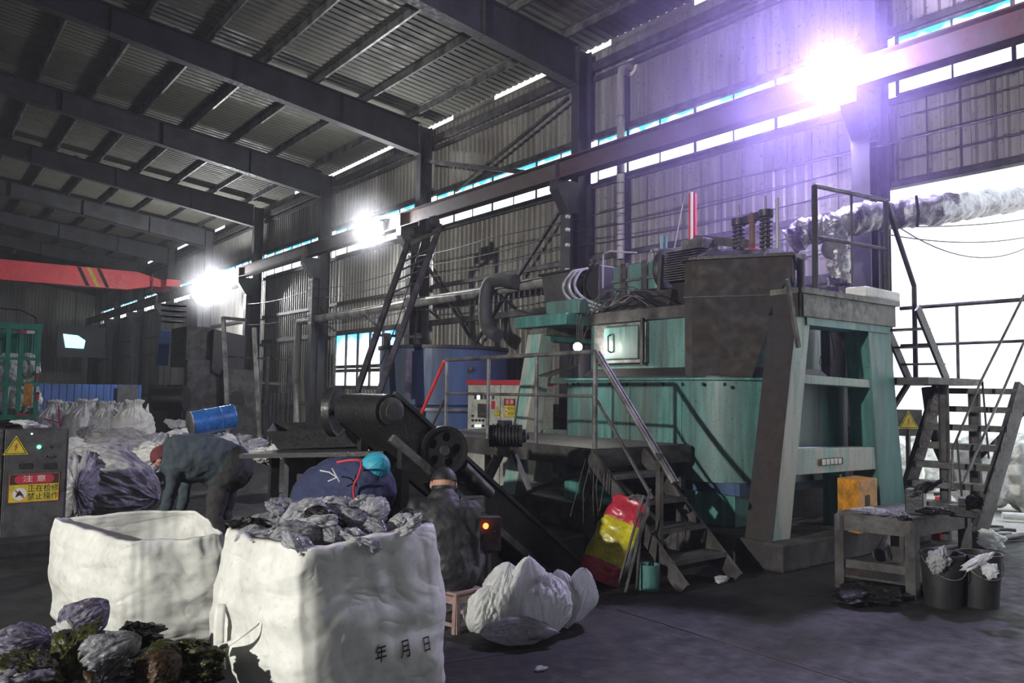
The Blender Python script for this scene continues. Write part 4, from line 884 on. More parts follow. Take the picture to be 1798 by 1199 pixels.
for i in range(34):
    px0 = rd.uniform(-30, 365); py0 = 1125+rd.uniform(0, 110)+abs(px0-190)*.06; t = 3.75-(py0-1100)/260; m = hk[i % 9]; s = rd.uniform(.06, .10)
    crumple('plastic_scrap', 200+n_ % 6, m, dep(t, px0, py0), (s*1.3, s, s*.8), rd.uniform(0, 6), (rd.uniform(-.8, .8), rd.uniform(-.8, .8)), lab[m], 'plastic scrap', 'scrap pieces on the lower left heap', 'p' if n_ % 3 == 0 else 'c'); n_ += 1
# ---------------------------------------------------------------- white film bags on the floor
for i, (px0, py0, rr_, hh_, t, lb, tl_) in enumerate((
        (846, 1072, .12, .17, 5.65, 'small white film bag touching the plastic stool', (0, -1.2)),
        (882, 1052, .155, .25, 5.75, 'white film bag standing second from the stool', (.2, -1.35)),
        (925, 1045, .165, .26, 5.75, 'tallest white film bag in the middle of the floor pile', (-.2, -1.5)),
        (962, 1062, .17, .22, 5.6, 'puffed white film bag, front right of the middle one', (.1, -.9)),
        (990, 1052, .12, .20, 5.8, 'narrow white film bag wedged toward the right of the floor pile', (.3, -1.2)),
        (1018, 1046, .12, .20, 5.85, 'white film bag at the right end of the floor pile', (-.2, -1.8)),
        (905, 1100, .085, .24, 5.38, 'flattened clear film bag lying in front of the white pile', (0, 0)))):
    p = dep(t, px0, py0); p.z = max(p.z, hh_*.8) if i != 6 else .08
    crumple('film_bag', 300+i, 'filmw' if i != 6 else 'film', p, (hh_, rr_*1.1, rr_), -.65+i*.5 if i != 6 else -.5, tl_, lb, 'plastic bag', 'white film bags on the floor', 'p')
p = dep(5.35, 958, 1118); b = MB(); b.lathe(p+V((0, 0, .03)), [(.05, -.12), (.035, -.05), (.045, .0), (0, .1)], 12, RGT); tag(b.build('film_scrap', 'film', smooth=True), 'twisted end of clear film on the floor right of the flattened bag', 'plastic scrap')
crumple('film_scrap', 305, 'filmw', onz(.03, 1268, 1017), (.10, .06, .035), .4, (0, 0), 'small white film scrap at the foot of the kettle stair', 'plastic scrap')
crumple('film_scrap', 306, 'filmw', onz(.01, 950, 1173), (.045, .03, .012), .4, (0, 0), 'tiny white scrap alone on the open floor', 'plastic scrap')
# ---------------------------------------------------------------- stool
def stool(c, w=.25, h=.28, rz=.2):
    t = thing('plastic_stool', 'low pinkish plastic stool under the seated worker', 'stool', c)
    R = Matrix.Rotation(rz, 3, 'Z'); c = V(c)
    b = MB(); b.box(c+V((0, 0, h-.012)), (w, w, .025), rot=R); b.build('seat', 'stool', t, bevel=.008)
    for i in range(4):
        d = R@V((0, 1, 0) if i % 2 else (1, 0, 0))*(1 if i < 2 else -1); s = V((-d.y, d.x, 0))
        for k in (-1, 1):
            b = MB(); b.bar(c+d*w*.46+s*k*w*.42+V((0, 0, h-.02)), c+d*w*.54+s*k*w*.46, .03, .012, d); b.build('leg', 'stool', t)
        b = MB(); b.bar(c+d*w*.47-s*w*.42+V((0, 0, h-.055)), c+d*w*.47+s*w*.42+V((0, 0, h-.055)), .010, .05); b.build('apron', 'stool', t)
        b = MB(); b.bar(c+d*w*.53-s*w*.44+V((0, 0, .06)), c+d*w*.53+s*w*.44+V((0, 0, .06)), .010, .025); b.build('stretcher', 'stool', t)
stool(tuple(onz(0, 800, 1100)), .27)
# ---------------------------------------------------------------- conveyor
CV = thing('belt_conveyor', 'black inclined belt conveyor with spoked flywheels, behind the crouching workers', 'conveyor', (4.4, 6.3, 0))
cap = dep(6.3, 682, 722); foot = dep(7.6, 1005, 1008); tr_ = foot-cap; ax = V((tr_.y, -tr_.x, 0)).normalized()
if ax.dot(RGT) > 0: ax = -ax
Wd = .62; up_ = tr_.normalized().cross(ax); up_ = up_ if up_.z > 0 else -up_
def CP(s, a, h): return cap+tr_*s+ax*a*Wd+up_*h
b = MB(); b.cyl(CP(0, -.04, 0), CP(0, 1.0, 0), .135, 32); b.build('head_drum', 'dark', CV, smooth='auto')
b = MB(); b.lathe(CP(0, -.06, 0), [(.11, 0), (.11, .02), (.07, .03), (.07, .05), (0, .052)], 24, -ax); b.build('bearing_housing', 'galdark', CV, smooth='auto')
b = MB(); b.bar(CP(0, .5, .13), CP(.97, .5, .13), Wd*.9, .012, up_); b.bar(CP(0, .5, -.13), CP(.97, .5, -.13), Wd*.9, .012, up_); b.build('belt', 'rubber', CV)
for a in (-.02, 1.0):
    b = MB(); b.bar(CP(.0, a, -.02), CP(1, a, -.02), .02, .26, up_); b.build('side_frame', 'dark', CV)
    b = MB(); b.bar(CP(-.02, a-.01, .14), CP(1, a-.01, .14), .05, .03, up_); b.build('side_rail', 'galdark', CV)
b = MB(); b.bar(CP(.05, -.06, -.16), CP(1.0, -.06, -.16), .05, .06, up_); b.build('lower_rail', 'gal', CV)
for s in (.2, .4, .6, .8): b = MB(); b.cyl(CP(s, .02, .07), CP(s, .98, .07), .035, 12); b.build('idler_roller', 'galdark', CV)
b = MB(); b.cyl(CP(.98, -.02, 0), CP(.98, 1.0, 0), .10, 24); b.build('tail_drum', 'dark', CV, smooth='auto')
def flywheel(c, axis, r, nm, label):
    axis = V(axis).normalized(); a0 = axis.orthogonal().normalized(); b0 = axis.cross(a0); t = b_ = None
    m = MB(); n = 48; hole = [(a0*math.cos(2*math.pi*k/5)+b0*math.sin(2*math.pi*k/5))*r*.55 for k in range(5)]
    m.lathe(c, [(r*.84, -.03), (r, -.035), (r*1.0, .035), (r*.84, .03), (r*.84, -.03)], n, axis); root = m.build(nm, 'dark', CV, smooth='auto', label=label)
    m = MB(); m.lathe(c, [(.0, -.045), (r*.2, -.045), (r*.2, .045), (0, .045)], 20, axis); m.build('hub', 'galdark', root, smooth='auto')
    # web disc with five round holes: sectors drawn on a polar grid, cells inside holes skipped
    m = MB(); nr, na = 22, 150; idx = {}; vs = []; fs = []
    for side in (-.012, .012):
        for i in range(nr+1):
            for k in range(na):
                rr = r*.15+(r*.86-r*.15)*i/nr; th = 2*math.pi*k/na; idx[(side, i, k)] = len(vs); vs.append(c+axis*side+(a0*math.cos(th)+b0*math.sin(th))*rr)
    for i in range(nr):
        for k in range(na):
            rr = r*.15+(r*.86-r*.15)*(i+.5)/nr; th = 2*math.pi*(k+.5)/na; q = (a0*math.cos(th)+b0*math.sin(th))*rr
            if any((q-h).length < r*.19 for h in hole): continue
            for side in (-.012, .012): f = [idx[(side, i, k)], idx[(side, i, (k+1) % na)], idx[(side, i+1, (k+1) % na)], idx[(side, i+1, k)]]; fs.append(tuple(f))
    m.add(vs, fs); m.build('web_disc', 'dark', root)
    return root
flywheel(dep(6.55, 779, 790), -V(FWD)*.85+RGT*.35, .20, 'flywheel', 'right-hand five-hole flywheel')
flywheel(dep(7.1, 588, 722), V((ax.x, ax.y, 0))*.8-FWD*.5, .225, 'flywheel', 'left-hand five-hole flywheel on the drum shaft')
b = MB(); b.cyl(dep(6.55, 779, 790), CP(.3, .3, .02), .025, 12); b.build('flywheel_shaft', 'gal', CV)
b = MB(); b.cyl(CP(0, 1.0, 0), dep(7.1, 588, 722), .03, 12); b.build('drum_shaft', 'gal', CV)
b = MB(); b.cyl(CP(.32, -.12, .05), CP(.47, -.12, .03), .045, 16); b.build('tension_cylinder', 'gal', CV, smooth='auto')
b = MB(); mc = dep(7.2, 890, 765); b.cyl(mc-RGT*.16, mc+RGT*.14, .10, 24); mo = b.build('belt_motor', 'dark', CV, smooth='auto')
b = MB(); b.lathe(mc+RGT*.14, [(.06, 0), (.06, .03), (.03, .04), (.03, .06), (0, .06)], 16, RGT); b.build('end_bell', 'gal', mo)
for i in range(8): b = MB(); b.lathe(mc-RGT*.12+RGT*.03*i, [(.09, -.004), (.112, -.004), (.112, .004), (.09, .004)], 24, RGT); b.build('cooling_fin', 'dark', mo, smooth='auto')
b = MB(); b.box(mc+V((0, 0, .11))-RGT*.02, (.11, .09, .06)); b.build('terminal_box', 'dark', mo, bevel=.008)
for d in ((870, 800, 838, 860), (880, 800, 850, 862), (900, 790, 930, 860)):
    b = MB(); b.bar(dep(7.1, d[0], d[1]), dep(7.0, d[2], d[3]), .05, .03); b.build('motor_bracket', 'galdark', CV)
for s in (.1, .55): b = MB(); c = CP(s, 1.0, -.1); b.bar(c, (c.x, c.y, 0), .07, .07); b.build('support_leg', 'dark', CV); b = MB(); c = CP(s, .0, -.1); b.bar(c, (c.x, c.y, 0), .07, .07); b.build('support_leg', 'dark', CV)
# sorting tray and table
TB = thing('sorting_table', 'black steel sorting table with a shallow tray, behind the two bending workers', 'table', (3.0, 7.2, 0))
q = [dep(7.6, 468, 758), dep(7.2, 645, 752), dep(8.2, 640, 742), dep(8.4, 480, 742)]; lo_ = [dep(7.6, 488, 788), dep(7.25, 640, 782), dep(8.0, 635, 775), dep(8.2, 500, 775)]
b = MB(); loft(b, [[tuple(p) for p in lo_], [tuple(p) for p in q]], cap=False); b.add([tuple(p) for p in lo_], [(0, 1, 2, 3)]); b.build('tray', 'dark', TB, solid=.01)
a = dep(7.5, 472, 795); c = dep(7.1, 712, 790); b = MB(); b.bar(a, c, .9, .04); b.build('table_top', 'dark', TB)
for px0, t in ((482, 7.4), (560, 7.3), (690, 7.0)):
    p = dep(t, px0, 800); b = MB(); b.bar(p, (p.x, p.y, 0), .08, .06); b.build('leg', 'dark', TB)
a = dep(7.6, 500, 800); c = dep(7.3, 700, 800)
b = MB(); b.prism([a, c, V((c.x, c.y, 0.1)), V((a.x, a.y, 0.1))], V((FWD.x, FWD.y, 0))*.1); b.build('apron_panel', 'rubber', TB)
# push button box
t = thing('push_button_box', 'small grey push-button box with a glowing red lamp on the conveyor leg', 'control box', dep(6.3, 855, 935))
c = dep(6.3, 856, 936); Rb = Matrix.Rotation(-.5, 3, 'Z'); b = MB(); b.box(c, (.20, .12, .26), rot=Rb); b.build('case', 'galdark', t, bevel=.008)
b = MB(); b.bar(c+V((0, .05, -.1)), V((c.x, c.y+.05, 0)), .05, .05); b.build('stand', 'dark', t)
f = -V((FWD.x, FWD.y, 0)).normalized(); cc = dep(6.2, 853, 923); b = MB(); b.lathe(cc, [(.022, 0), (.022, .02), (.012, .03), (0, .032)], 16, f); b.build('red_lamp', 'ledr', t)
b = MB(); b.lathe(dep(6.2, 867, 935), [(.015, 0), (.015, .02), (0, .022)], 12, f); b.build('button', 'galdark', t)
b = MB(); cc = dep(6.2, 848, 945); b.bar(cc-V((0, 0, .03)), cc+V((.01, 0, .03)), .015, .02); b.build('lever', 'dark', t)
b = MB(); c2 = dep(6.5, 829, 885); b.box(c2, (.20, .16, .12), rot=Rb); tag(b.build('junction_box', 'cab', bevel=.008), 'plain grey junction box on the conveyor frame above the push-button box', 'box')
b = MB(); b.bar(c2, CP(.42, .0, -.1), .03, .03)
# ---------------------------------------------------------------- sack leaning at the stair, rods
t = thing('woven_sack', 'red, yellow and grey printed sack leaning against the walkway stair', 'sack', (5.0, 5.2, 0))
pb = dep(7.15, 1052, 1022); pt = dep(7.35, 1112, 878); lx = (pt-pb).normalized(); fz = (-FWD*.75-RGT*.35); fz = (fz-lx*fz.dot(lx)).normalized(); wx = lx.cross(fz)
if wx.dot(RGT) < 0: wx = -wx
Ls = (pt-pb).length
def sackf(s0, s1, a0, a1):
    def fn(u, v):
        s = s0+(s1-s0)*v; a = 2*math.pi*(a0+(a1-a0)*u); w_ = .20*(1-.25*s**4); d = .12*(1-.55*s**3); e = .62
        ca, sa = math.cos(a), math.sin(a); x = w_*math.copysign(abs(ca)**e, ca); y = d*math.copysign(abs(sa)**e, sa)
        p = pb+lx*Ls*s+wx*x+fz*y; k = .022*(1-2*abs(noise.noise(p*7)))+.012*noise.noise(p*15)
        return p+(wx*x+fz*y).normalized()*k
    return fn
ang = (.12, .52)
for nm, s0, s1, a0, a1, m in (('red_panel', .72, 1.0, .12, .60, 'sackred'), ('yellow_panel', .22, .72, .12, .60, 'sackyel'), ('lower_red_panel', 0.0, .22, .12, .60, 'sackred'), ('grey_side', 0, 1.0, .60, 1.12, 'sackgrey')):
    b = MB(); b.grid(40, int(10+50*(s1-s0)), sackf(s0, s1, a0, a1)); b.build(nm, m, t, smooth=True, solid=.004)
crumple('sack_mouth', 401, 'sackgrey', pt+lx*.02+wx*.06, (.12, .09, .06), .3, (0, .4))
sm_ = [o for o in bpy.data.objects if o.name.startswith('sack_mouth')][0]; sm_.parent = t; sm_.location = V(sm_.location)-V(t.location)
for i, (a_, b__, lb) in enumerate((((1098, 1040), (1142, 858), 'thin bright rod leaning on the stair, right of the printed sack'), ((1085, 1030), (1130, 870), 'thin dark rod leaning beside the printed sack'), ((1118, 1040), (1126, 900), 'thin upright rod between the sack and the stair post'))):
    b = MB(); b.bar(onz(0.0, *a_), dep(6.9, *b__), .018, .018); tag(b.build('steel_rod', 'gal' if i == 0 else 'galdark'), lb, 'rod')
b = MB(); c = onz(0, 1140, 1035); b.lathe(c, [(.09, 0), (.09, .22), (.085, .22), (.085, .02), (0, .02)], 24); tag(b.build('green_tin', 'teal', smooth='auto'), 'small dark green tin on the floor under the kettle stair', 'tin')
# ---------------------------------------------------------------- metal table, buckets, orange box at the right
W = thing('metal_workbench', 'rough grey steel workbench with oily clutter in front of the plinth', 'table', (6.7, 3.3, 0))
z0 = .64; ca = onz(z0, 1470, 903); cb = onz(z0, 1602, 916); cc = onz(z0, 1700, 900); cdd = ca+(cc-cb)
b = MB(); b.prism([ca, cb, cc, cdd], (0, 0, .03)); b.build('table_top', 'galdark', W)
for p, q in ((ca, cb), (cb, cc), (cc, cdd), (cdd, ca)): b = MB(); b.bar(p-V((0, 0, .06)), q-V((0, 0, .06)), .03, .14); b.build('apron', 'galdark', W)
cen = (ca+cc)/2
for p in (ca, cb, cc, cdd): q = p.lerp(cen, .06); b = MB(); b.bar(q, (q.x, q.y, 0), .085, .085, (0, 1, 0)); b.build('leg', 'galdark', W)
b = MB(); q = ca.lerp(cen, .06); r_ = cb.lerp(cen, .06); b.bar((q.x, q.y, .22), (r_.x, r_.y, .22), .04, .07); b.build('stretcher', 'galdark', W)
b = MB(); b.prism([(p.x, p.y, .10) for p in (ca, cb, cc, cdd)], (0, 0, .02)); b.build('lower_shelf', 'dark', W)
crumple('film_bag', 402, 'film', dep(6.9, 1535, 897), (.19, .08, .05), -.4, (0, .1), 'clear film bag lying on the steel workbench', 'plastic bag')
crumple('oily_rag', 403, 'filmg', dep(6.75, 1578, 903), (.13, .08, .06), .4, (0, .1), 'grey film rag heaped on the middle of the workbench', 'rag')
crumple('oily_rag', 404, 'filmk', dep(6.9, 1640, 898), (.20, .09, .05), .9, (0, .1), 'black oily rag spread on the right half of the workbench', 'rag')
b = MB(); c = dep(7.1, 1608, 880); b.box(c, (.18, .15, .22), rz=.3); tag(b.build('machine_block', 'dark', bevel=.01), 'dark square machine block standing on the workbench', 'block')
crumple('dirty_gloves', 405, 'filmk', dep(7.05, 1622, 858), (.15, .06, .06), 2.3, (.2, .5), 'dirty dark gloves draped over the machine block', 'gloves')
t = thing('bench_vise', 'dark bench vise on the right corner of the workbench', 'vise', dep(6.8, 1690, 895))
b = MB(); c = dep(6.8, 1690, 897); b.box(c, (.12, .2, .1), rz=.4); b.build('body', 'dark', t, bevel=.01)
b = MB(); b.box(c+V((0, 0, .08)), (.16, .06, .07), rz=.4); b.build('jaw', 'dark', t, bevel=.008); b = MB(); b.cyl(c+V((-.02, -.14, .02)), c+V((-.02, .14, .02)), .02, 10); b.build('screw', 'galdark', t)
crumple('dirty_gloves', 406, 'filmk', dep(6.7, 1708, 885), (.13, .06, .06), .8, (.3, .5), 'dark gloves hanging on the bench vise', 'gloves')
for i, (px0, py0, t_, lb) in enumerate(((1675, 1072, 0, 'black plastic bucket with dusty white drips, left of the pair'), (1742, 1072, 0, 'black plastic bucket with white film over its rim, right of the pair'))):
    c = onz(0, px0, py0); c += V((FWD.x, FWD.y, 0))*.16+RGT*.0; c.z = 0
    t = thing('bucket', lb, 'bucket', c, 'black buckets by the workbench')
    b = MB(); b.lathe(c, [(.0, 0), (.135, 0), (.165, .40), (.172, .40), (.172, .425), (.158, .425), (.152, .38), (.125, .02), (0, .02)], 36); b.build('pail', 'rubber', t, smooth='auto')
    b = MB(); pts = [c+V((RGT.x*.17*math.cos(a), RGT.y*.17*math.cos(a), .40-.16*math.sin(a)))-V((FWD.x, FWD.y, 0))*.18*math.sin(a) for a in [math.pi*k/14 for k in range(15)]]; b.tube(pts, .005, 6); b.build('handle', 'gal', t)
    b = MB(); b.lathe(c+V((0, 0, .0)), [(0, .30), (.146, .30)], 24); b.build('contents', 'dark', t)
crumple('film_scrap', 407, 'film', dep(6.42, 1650, 985), (.09, .07, .17), .5, (.2, -.3), 'clear film hanging over the left bucket edge', 'plastic scrap')
crumple('film_scrap', 408, 'filmw', dep(6.1, 1716, 985), (.13, .06, .05), 2.4, (.2, .5), 'white film draped between the two buckets', 'plastic scrap')
crumple('film_scrap', 409, 'filmw', dep(6.1, 1738, 1002), (.045, .06, .09), .4, (.2, .5), 'end of white film hanging down the right bucket', 'plastic scrap')
crumple('oily_scrap', 410, 'filmk', onz(.04, 1520, 1042), (.36, .22, .10), .3, (0, 0), 'black oily scrap pile under the workbench', 'scrap')
crumple('oily_scrap', 412, 'filmk', onz(.04, 1640, 1035), (.22, .2, .12), .3, (0, 0), 'black oily scrap between the workbench and the bucket', 'scrap')
b = MB(); c = onz(.03, 1555, 1038); b.lathe(c+V((0, 0, .0)), [(.06, 0), (.23, 0), (.23, .03), (.06, .03), (.06, 0)], 30, (.1, -.1, 1)); tag(b.build('round_plate', 'dark', smooth='auto'), 'dark round pierced plate lying under the workbench', 'plate')
OB = thing('orange_box', 'orange steel box with a slot, standing on the plinth under the trestle', 'box', (7.8, 4.9, .27))
pa_ = ony(4.45, 1470, 845); pb_ = ony(4.45, 1507, 845)
e0 = dep(8.35, 1470, 845); e1 = dep(8.1, 1508, 848); e2 = dep(8.35, 1540, 845); hgt = .56
e1.z = e0.z = e2.z = .84; e3 = e0+(e2-e1)
b = MB(); b.prism([(p.x, p.y, .30) for p in (e0, e1, e2, e3)], (0, 0, .54)); b.build('case', 'orange', OB, bevel=.006)
b = MB(); u_ = (e2-e1).normalized(); n0 = V((u_.y, -u_.x, 0)); n0 = n0 if n0.dot(FWD) < 0 else -n0
c = e1.lerp(e2, .45)+n0*.004; b.prism([c-u_*.045+V((0, 0, -.16)), c+u_*.045+V((0, 0, -.16)), c+u_*.045+V((0, 0, -.42)), c-u_*.045+V((0, 0, -.42))], n0*.002); b.build('slot', 'ink', OB)
b = MB(); b.box((ony(4.9, 1462, 885).x, 4.9, .55), (.05, .2, .56)); tag(b.build('teal_post', 'teal'), 'short teal post left of the orange box', 'post')
t = thing('fire_extinguisher', 'red fire extinguisher on the floor beneath the outer stair', 'fire extinguisher', onz(0, 1648, 945))
c = onz(0, 1648, 945); b = MB(); b.lathe(c, [(0, .0), (.085, .0), (.09, .03), (.09, .38), (.07, .44), (.03, .47), (.03, .5), (0, .5)], 24); b.build('cylinder', 'extred', t, smooth='auto'); b = MB(); b.box(c+V((0, 0, .53)), (.14, .03, .04)); b.build('valve', 'dark', t); b = MB(); b.tube([c+V((.03, -.03, .5)), c+V((.1, -.1, .42)), c+V((.09, -.1, .15))], .012, 8); b.build('hose', 'dark', t)
# floor pipes, hoses and bags beyond the doorway
for i, (px0, py0, t_, w_, h_, lb) in enumerate(((1722, 872, 12.2, .95, 1.15, 'white bulk sack outside the doorway, nearest the stair'), (1800, 872, 12.0, .95, 1.2, 'white bulk sack outside the doorway at the frame edge'), (1610, 830, 14.5, 1.0, 1.1, 'white bulk sack outside, seen behind the stair'), (1565, 820, 14.0, 1.0, 1.0, 'white bulk sack outside, seen beside the trestle'), (1680, 800, 15.5, 1.1, 1.2, 'white bulk sack outside, farthest behind the stair treads'))):
    p = dep(t_, px0, py0); crumple('bulk_sack', 500+i % 3, 'bagw', (p.x, p.y, h_*.46), (w_*.5, w_*.5, h_*.5), i*1.1, (0, 0), lb, 'sack', 'white sacks outside the doorway', 's')
crumple('film_bag', 411, 'filmw', onz(.12, 1726, 945), (.22, .16, .17), 1, (0, 0), 'white film bag on the floor by the doorway threshold', 'plastic bag')
for i in range(3):
    c = onz(.03, 1720+20*i, 925+6*i); pts = [c+V((.35*math.cos(a)*(1+.1*i), .25*math.sin(a), 0)) for a in [k*.35 for k in range(14)]]; b = MB(); b.tube(pts, .022, 8); tag(b.build('coiled_hose', 'cable', smooth=True), 'dark hose coiled on the ground by the doorway, ' + ('nearest the stair', 'middle of three', 'outermost of three')[i], 'hose')
b = MB(); b.cyl(onz(.06, 1760, 905), onz(.06, 1900, 912), .05, 12); tag(b.build('pale_pipe', 'bagw'), 'pale pipe lying on the ground outside the doorway', 'pipe')
b = MB(); b.cyl(onz(.06, 1620, 968), onz(.06, 1880, 925), .03, 12); tag(b.build('floor_pipe', 'galdark'), 'thin grey pipe lying across the doorway threshold', 'pipe')
b = MB(); b.cyl(dep(7.6, 1545, 975), dep(7.9, 1560, 940), .07, 16); tag(b.build('pipe_offcut', 'galdark'), 'short pipe offcut leaning on the plinth behind the workbench', 'pipe')
# warning board beyond the trestle
t = thing('warning_board', 'grey board with a yellow electric warning triangle outside behind the trestle', 'sign', dep(11.5, 1596, 742))
c = dep(11.5, 1594, 742); f_ = V((FWD.x, FWD.y, 0)); rr = V((RGT.x, RGT.y, 0)).normalized(); Rm = Matrix((rr, f_.normalized(), V((0, 0, 1)))).transposed()
b = MB(); b.box(c, (.40, .03, .38), rot=Rm); b.build('board', 'galdark', t); b = MB(); b.bar(c-V((0, 0, .1)), V((c.x, c.y, 0)), .05, .05); b.build('post', 'galdark', t)
def triangle(c, w_, rgt, nrm, parent, bolt=True):
    rgt = V(rgt).normalized(); up = V((0, 0, 1)); nrm = V(nrm).normalized(); h = w_*.87; c = V(c)+nrm*.002
    def tri(k, o, m, nm, par):
        b = MB(); b.prism([c+nrm*o-rgt*w_/2*k-up*h/3*k, c+nrm*o+rgt*w_/2*k-up*h/3*k, c+nrm*o+up*h*2/3*k], nrm*.001); return b.build(nm, m, par)
    s = tri(1, 0, 'yellow', 'warning_triangle', parent); tri(.86, .0015, 'ink', 'triangle_border', s); tri(.76, .003, 'yellow', 'triangle_field', s)
    b = MB(); z = [(.02, .30), (-.10, .02), (-.01, .04), (-.05, -.16), (-.09, -.12), (-.03, -.24), (.03, -.14), (0, -.15), (.09, .08), (.0, .06), (.08, .28)]
    b.prism([c+nrm*.0045+rgt*x*w_*.8+up*(y*.6+.04)*w_ for x, y in z], nrm*.0006); b.build('bolt_mark', 'signred', s)
    return s
triangle(c-f_.normalized()*.018, .30, rr, -f_, t)
# ================================================================= CABINETS
CW = thing('control_cabinet', 'cream control cabinet with red top, knobs, screen and warning signs behind the walkway', 'cabinet', (8.2, 10.7, 0))
cx = 8.0; pL = onx(cx, 822, 678); ya, yb = 9.85, pL.y; zt = 1.80; yl = yb
b = MB(); b.span((cx, ya, 0), (cx+.45, yb, zt)); b.build('case', 'white', CW, bevel=.006)
b = MB(); b.span((cx-.03, ya-.03, zt), (cx+.48, yb+.03, zt+.08)); b.build('top_trim', 'signred', CW)
yd = onx(cx, 879, 700).y
b = MB(); b.span((cx-.004, yd-.006, .1), (cx, yd+.006, zt)); b.build('door_gap', 'ink', CW)
N1 = V((-1, 0, 0)); RG = V((0, -1, 0))
def cpt(px, py): return onx(cx-.004, px, py)
c = cpt(848, 721); b = MB(); b.box(c, (.02, .30, .24)); sc_ = b.build('screen_frame', 'galdark', CW, bevel=.005); b = MB(); b.box(c+V((-.012, 0, .01)), (.004, .24, .17)); b.build('screen', 'gal', sc_)
for r_, ys_ in enumerate((730, 738, 747.5, 758)):
    for k, xs in enumerate((831, 837, 843, 849)):
        if r_ == 0 and k != 0: continue
        p = cpt(xs, ys_); b = MB(); b.lathe(p, [(.022, 0), (.022, .018), (.012, .02), (.012, .04), (0, .04)], 10, N1)
        b.build('green_button' if r_ == 2 else 'knob', 'ledw' if (r_ == 2 and k in (1, 2)) else 'ink', CW)
for k, xs in enumerate((834.5, 840, 846, 852, 866)):
    p = cpt(xs, 697); b = MB(); b.box(p, (.01, .06, .08)); b.build('meter', 'ledw' if k == 1 else 'galdark', CW)
triangle(cpt(873.5, 722)+V((-.004, 0, -.02)), .20, RG, N1, CW)
def notice(c, w_, h_, rgt, nrm, parent, big=True):
    rgt = V(rgt).normalized(); nrm = V(nrm).normalized(); up = V((0, 0, 1)); c = V(c)
    def pl(x0, x1, z0, z1, o, m, nm, par):
        b = MB(); b.prism([c+nrm*o+rgt*x0*w_+up*z0*h_, c+nrm*o+rgt*x1*w_+up*z0*h_, c+nrm*o+rgt*x1*w_+up*z1*h_, c+nrm*o+rgt*x0*w_+up*z1*h_], nrm*.0008); return b.build(nm, m, par)
    s = pl(-.5, .5, -.5, .5, .001, 'yellow', 'notice_plate', parent)
    pl(-.48, .48, .13, .48, .002, 'ink', 'notice_header', s)
    b = MB(); pts = []
    for sgn in (1, -1):
        for k in range(9): a = math.radians(-90+180*k/8); pts.append(c+nrm*.003+rgt*(sgn*.30*w_+sgn*math.cos(a)*.09*w_)+up*(.305*h_+sgn*math.sin(a)*.15*h_))
    b.prism(pts, nrm*.0008); b.build('header_oval', 'signred', s)
    pl(-.5, .5, .485, .5, .0022, 'signred', 'border', s); pl(-.5, .5, -.5, -.485, .0022, 'signred', 'border', s); pl(-.5, -.488, -.5, .5, .0022, 'signred', 'border', s); pl(.488, .5, -.5, .5, .0022, 'signred', 'border', s)
    text('notice_text', '注 意', c+nrm*.0045+up*.31*h_, rgt, up, .24*h_, 'signwhite', s, squash=1.35)
    text('notice_text', '正在检修', c+nrm*.003+up*-.04*h_+rgt*.18*w_, rgt, up, .17*w_, 'ink', s, squash=.92)
    text('notice_text', '禁止操作', c+nrm*.003+up*-.32*h_+rgt*.18*w_, rgt, up, .17*w_, 'ink', s, squash=.92)
    b = MB(); b.lathe(c+nrm*.002-rgt*.28*w_-up*.2*h_, [(.0, .0), (.14*w_, .0), (.14*w_, .001), (0, .001)], 20, nrm); b.build('round_mark', 'signwhite', s)
    b = MB(); o = c+nrm*.0038-rgt*.28*w_-up*.2*h_; b.prism([o+rgt*-.08*w_+up*-.07*w_, o+rgt*-.05*w_+up*.03*w_, o+up*.08*w_, o+rgt*.04*w_+up*.02*w_, o+rgt*.09*w_+up*-.05*w_, o+rgt*.02*w_+up*-.02*w_], nrm*.0006); b.build('hand_mark', 'ink', s)
    b = MB(); b.bar(o-rgt*.09*w_+up*.09*w_, o+rgt*.09*w_-up*.09*w_, .012*w_*2, .001, nrm); b.build('mark_bar', 'signred', s)
c = cpt(895, 716); notice(c+V((-.004, 0, 0)), .30, .30, RG, N1, CW)
p = cpt(866, 711); b = MB(); b.box(p+V((-.002, 0, 0)), (.006, .10, .14)); b.build('red_label', 'signred', CW)
# grey cabinet at the left edge
YC = 9.9
LC = thing('electrical_cabinet', 'dark grey electrical cabinet with warning triangle and yellow notice at the left edge', 'cabinet', (1.2, YC+.2, 0))
xr = ony(YC, 122, 752); xl = ony(YC, 10, 752); zt = 1.24
b = MB(); b.span((xl.x, YC, .02), (xr.x, YC+.45, xr.z)); b.build('case', 'cab', LC, bevel=.006)
b = MB(); b.span((xl.x-.75, YC+.02, .02), (xl.x-.012, YC+.45, xr.z)); b.build('side_case', 'gal', LC, bevel=.006)
b = MB(); b.span((xl.x+.02, YC-.006, .08), (xr.x-.02, YC, xr.z-.03)); dr = b.build('door', 'cab', LC, bevel=.004)
c = ony(YC-.02, 109, 851); b = MB(); b.box(c, (.035, .02, .12)); b.build('handle', 'galdark', dr)
for xx in (45, 88): c = ony(YC-.008, xx, 818); b = MB(); b.box(c, (.12, .006, .06)); b.build('meter_window', 'dark', dr)
NY = V((0, -1, 0)); RX = V((1, 0, 0))
triangle(ony(YC-.008, 28, 787), .235, RX, NY, LC)
notice(ony(YC-.009, 60, 856), .47, .30, RX, NY, LC)
b = MB(); b.lathe(ony(YC-.008, 68.5, 784.5), [(.020, 0), (.020, .01), (0, .015)], 14, NY); b.build('green_lamp', 'ledg', LC)
b = MB(); b.lathe(ony(YC-.008, 56, 761.5), [(.009, 0), (.009, .006), (0, .008)], 10, NY); b.build('white_lamp', 'ledw', LC)
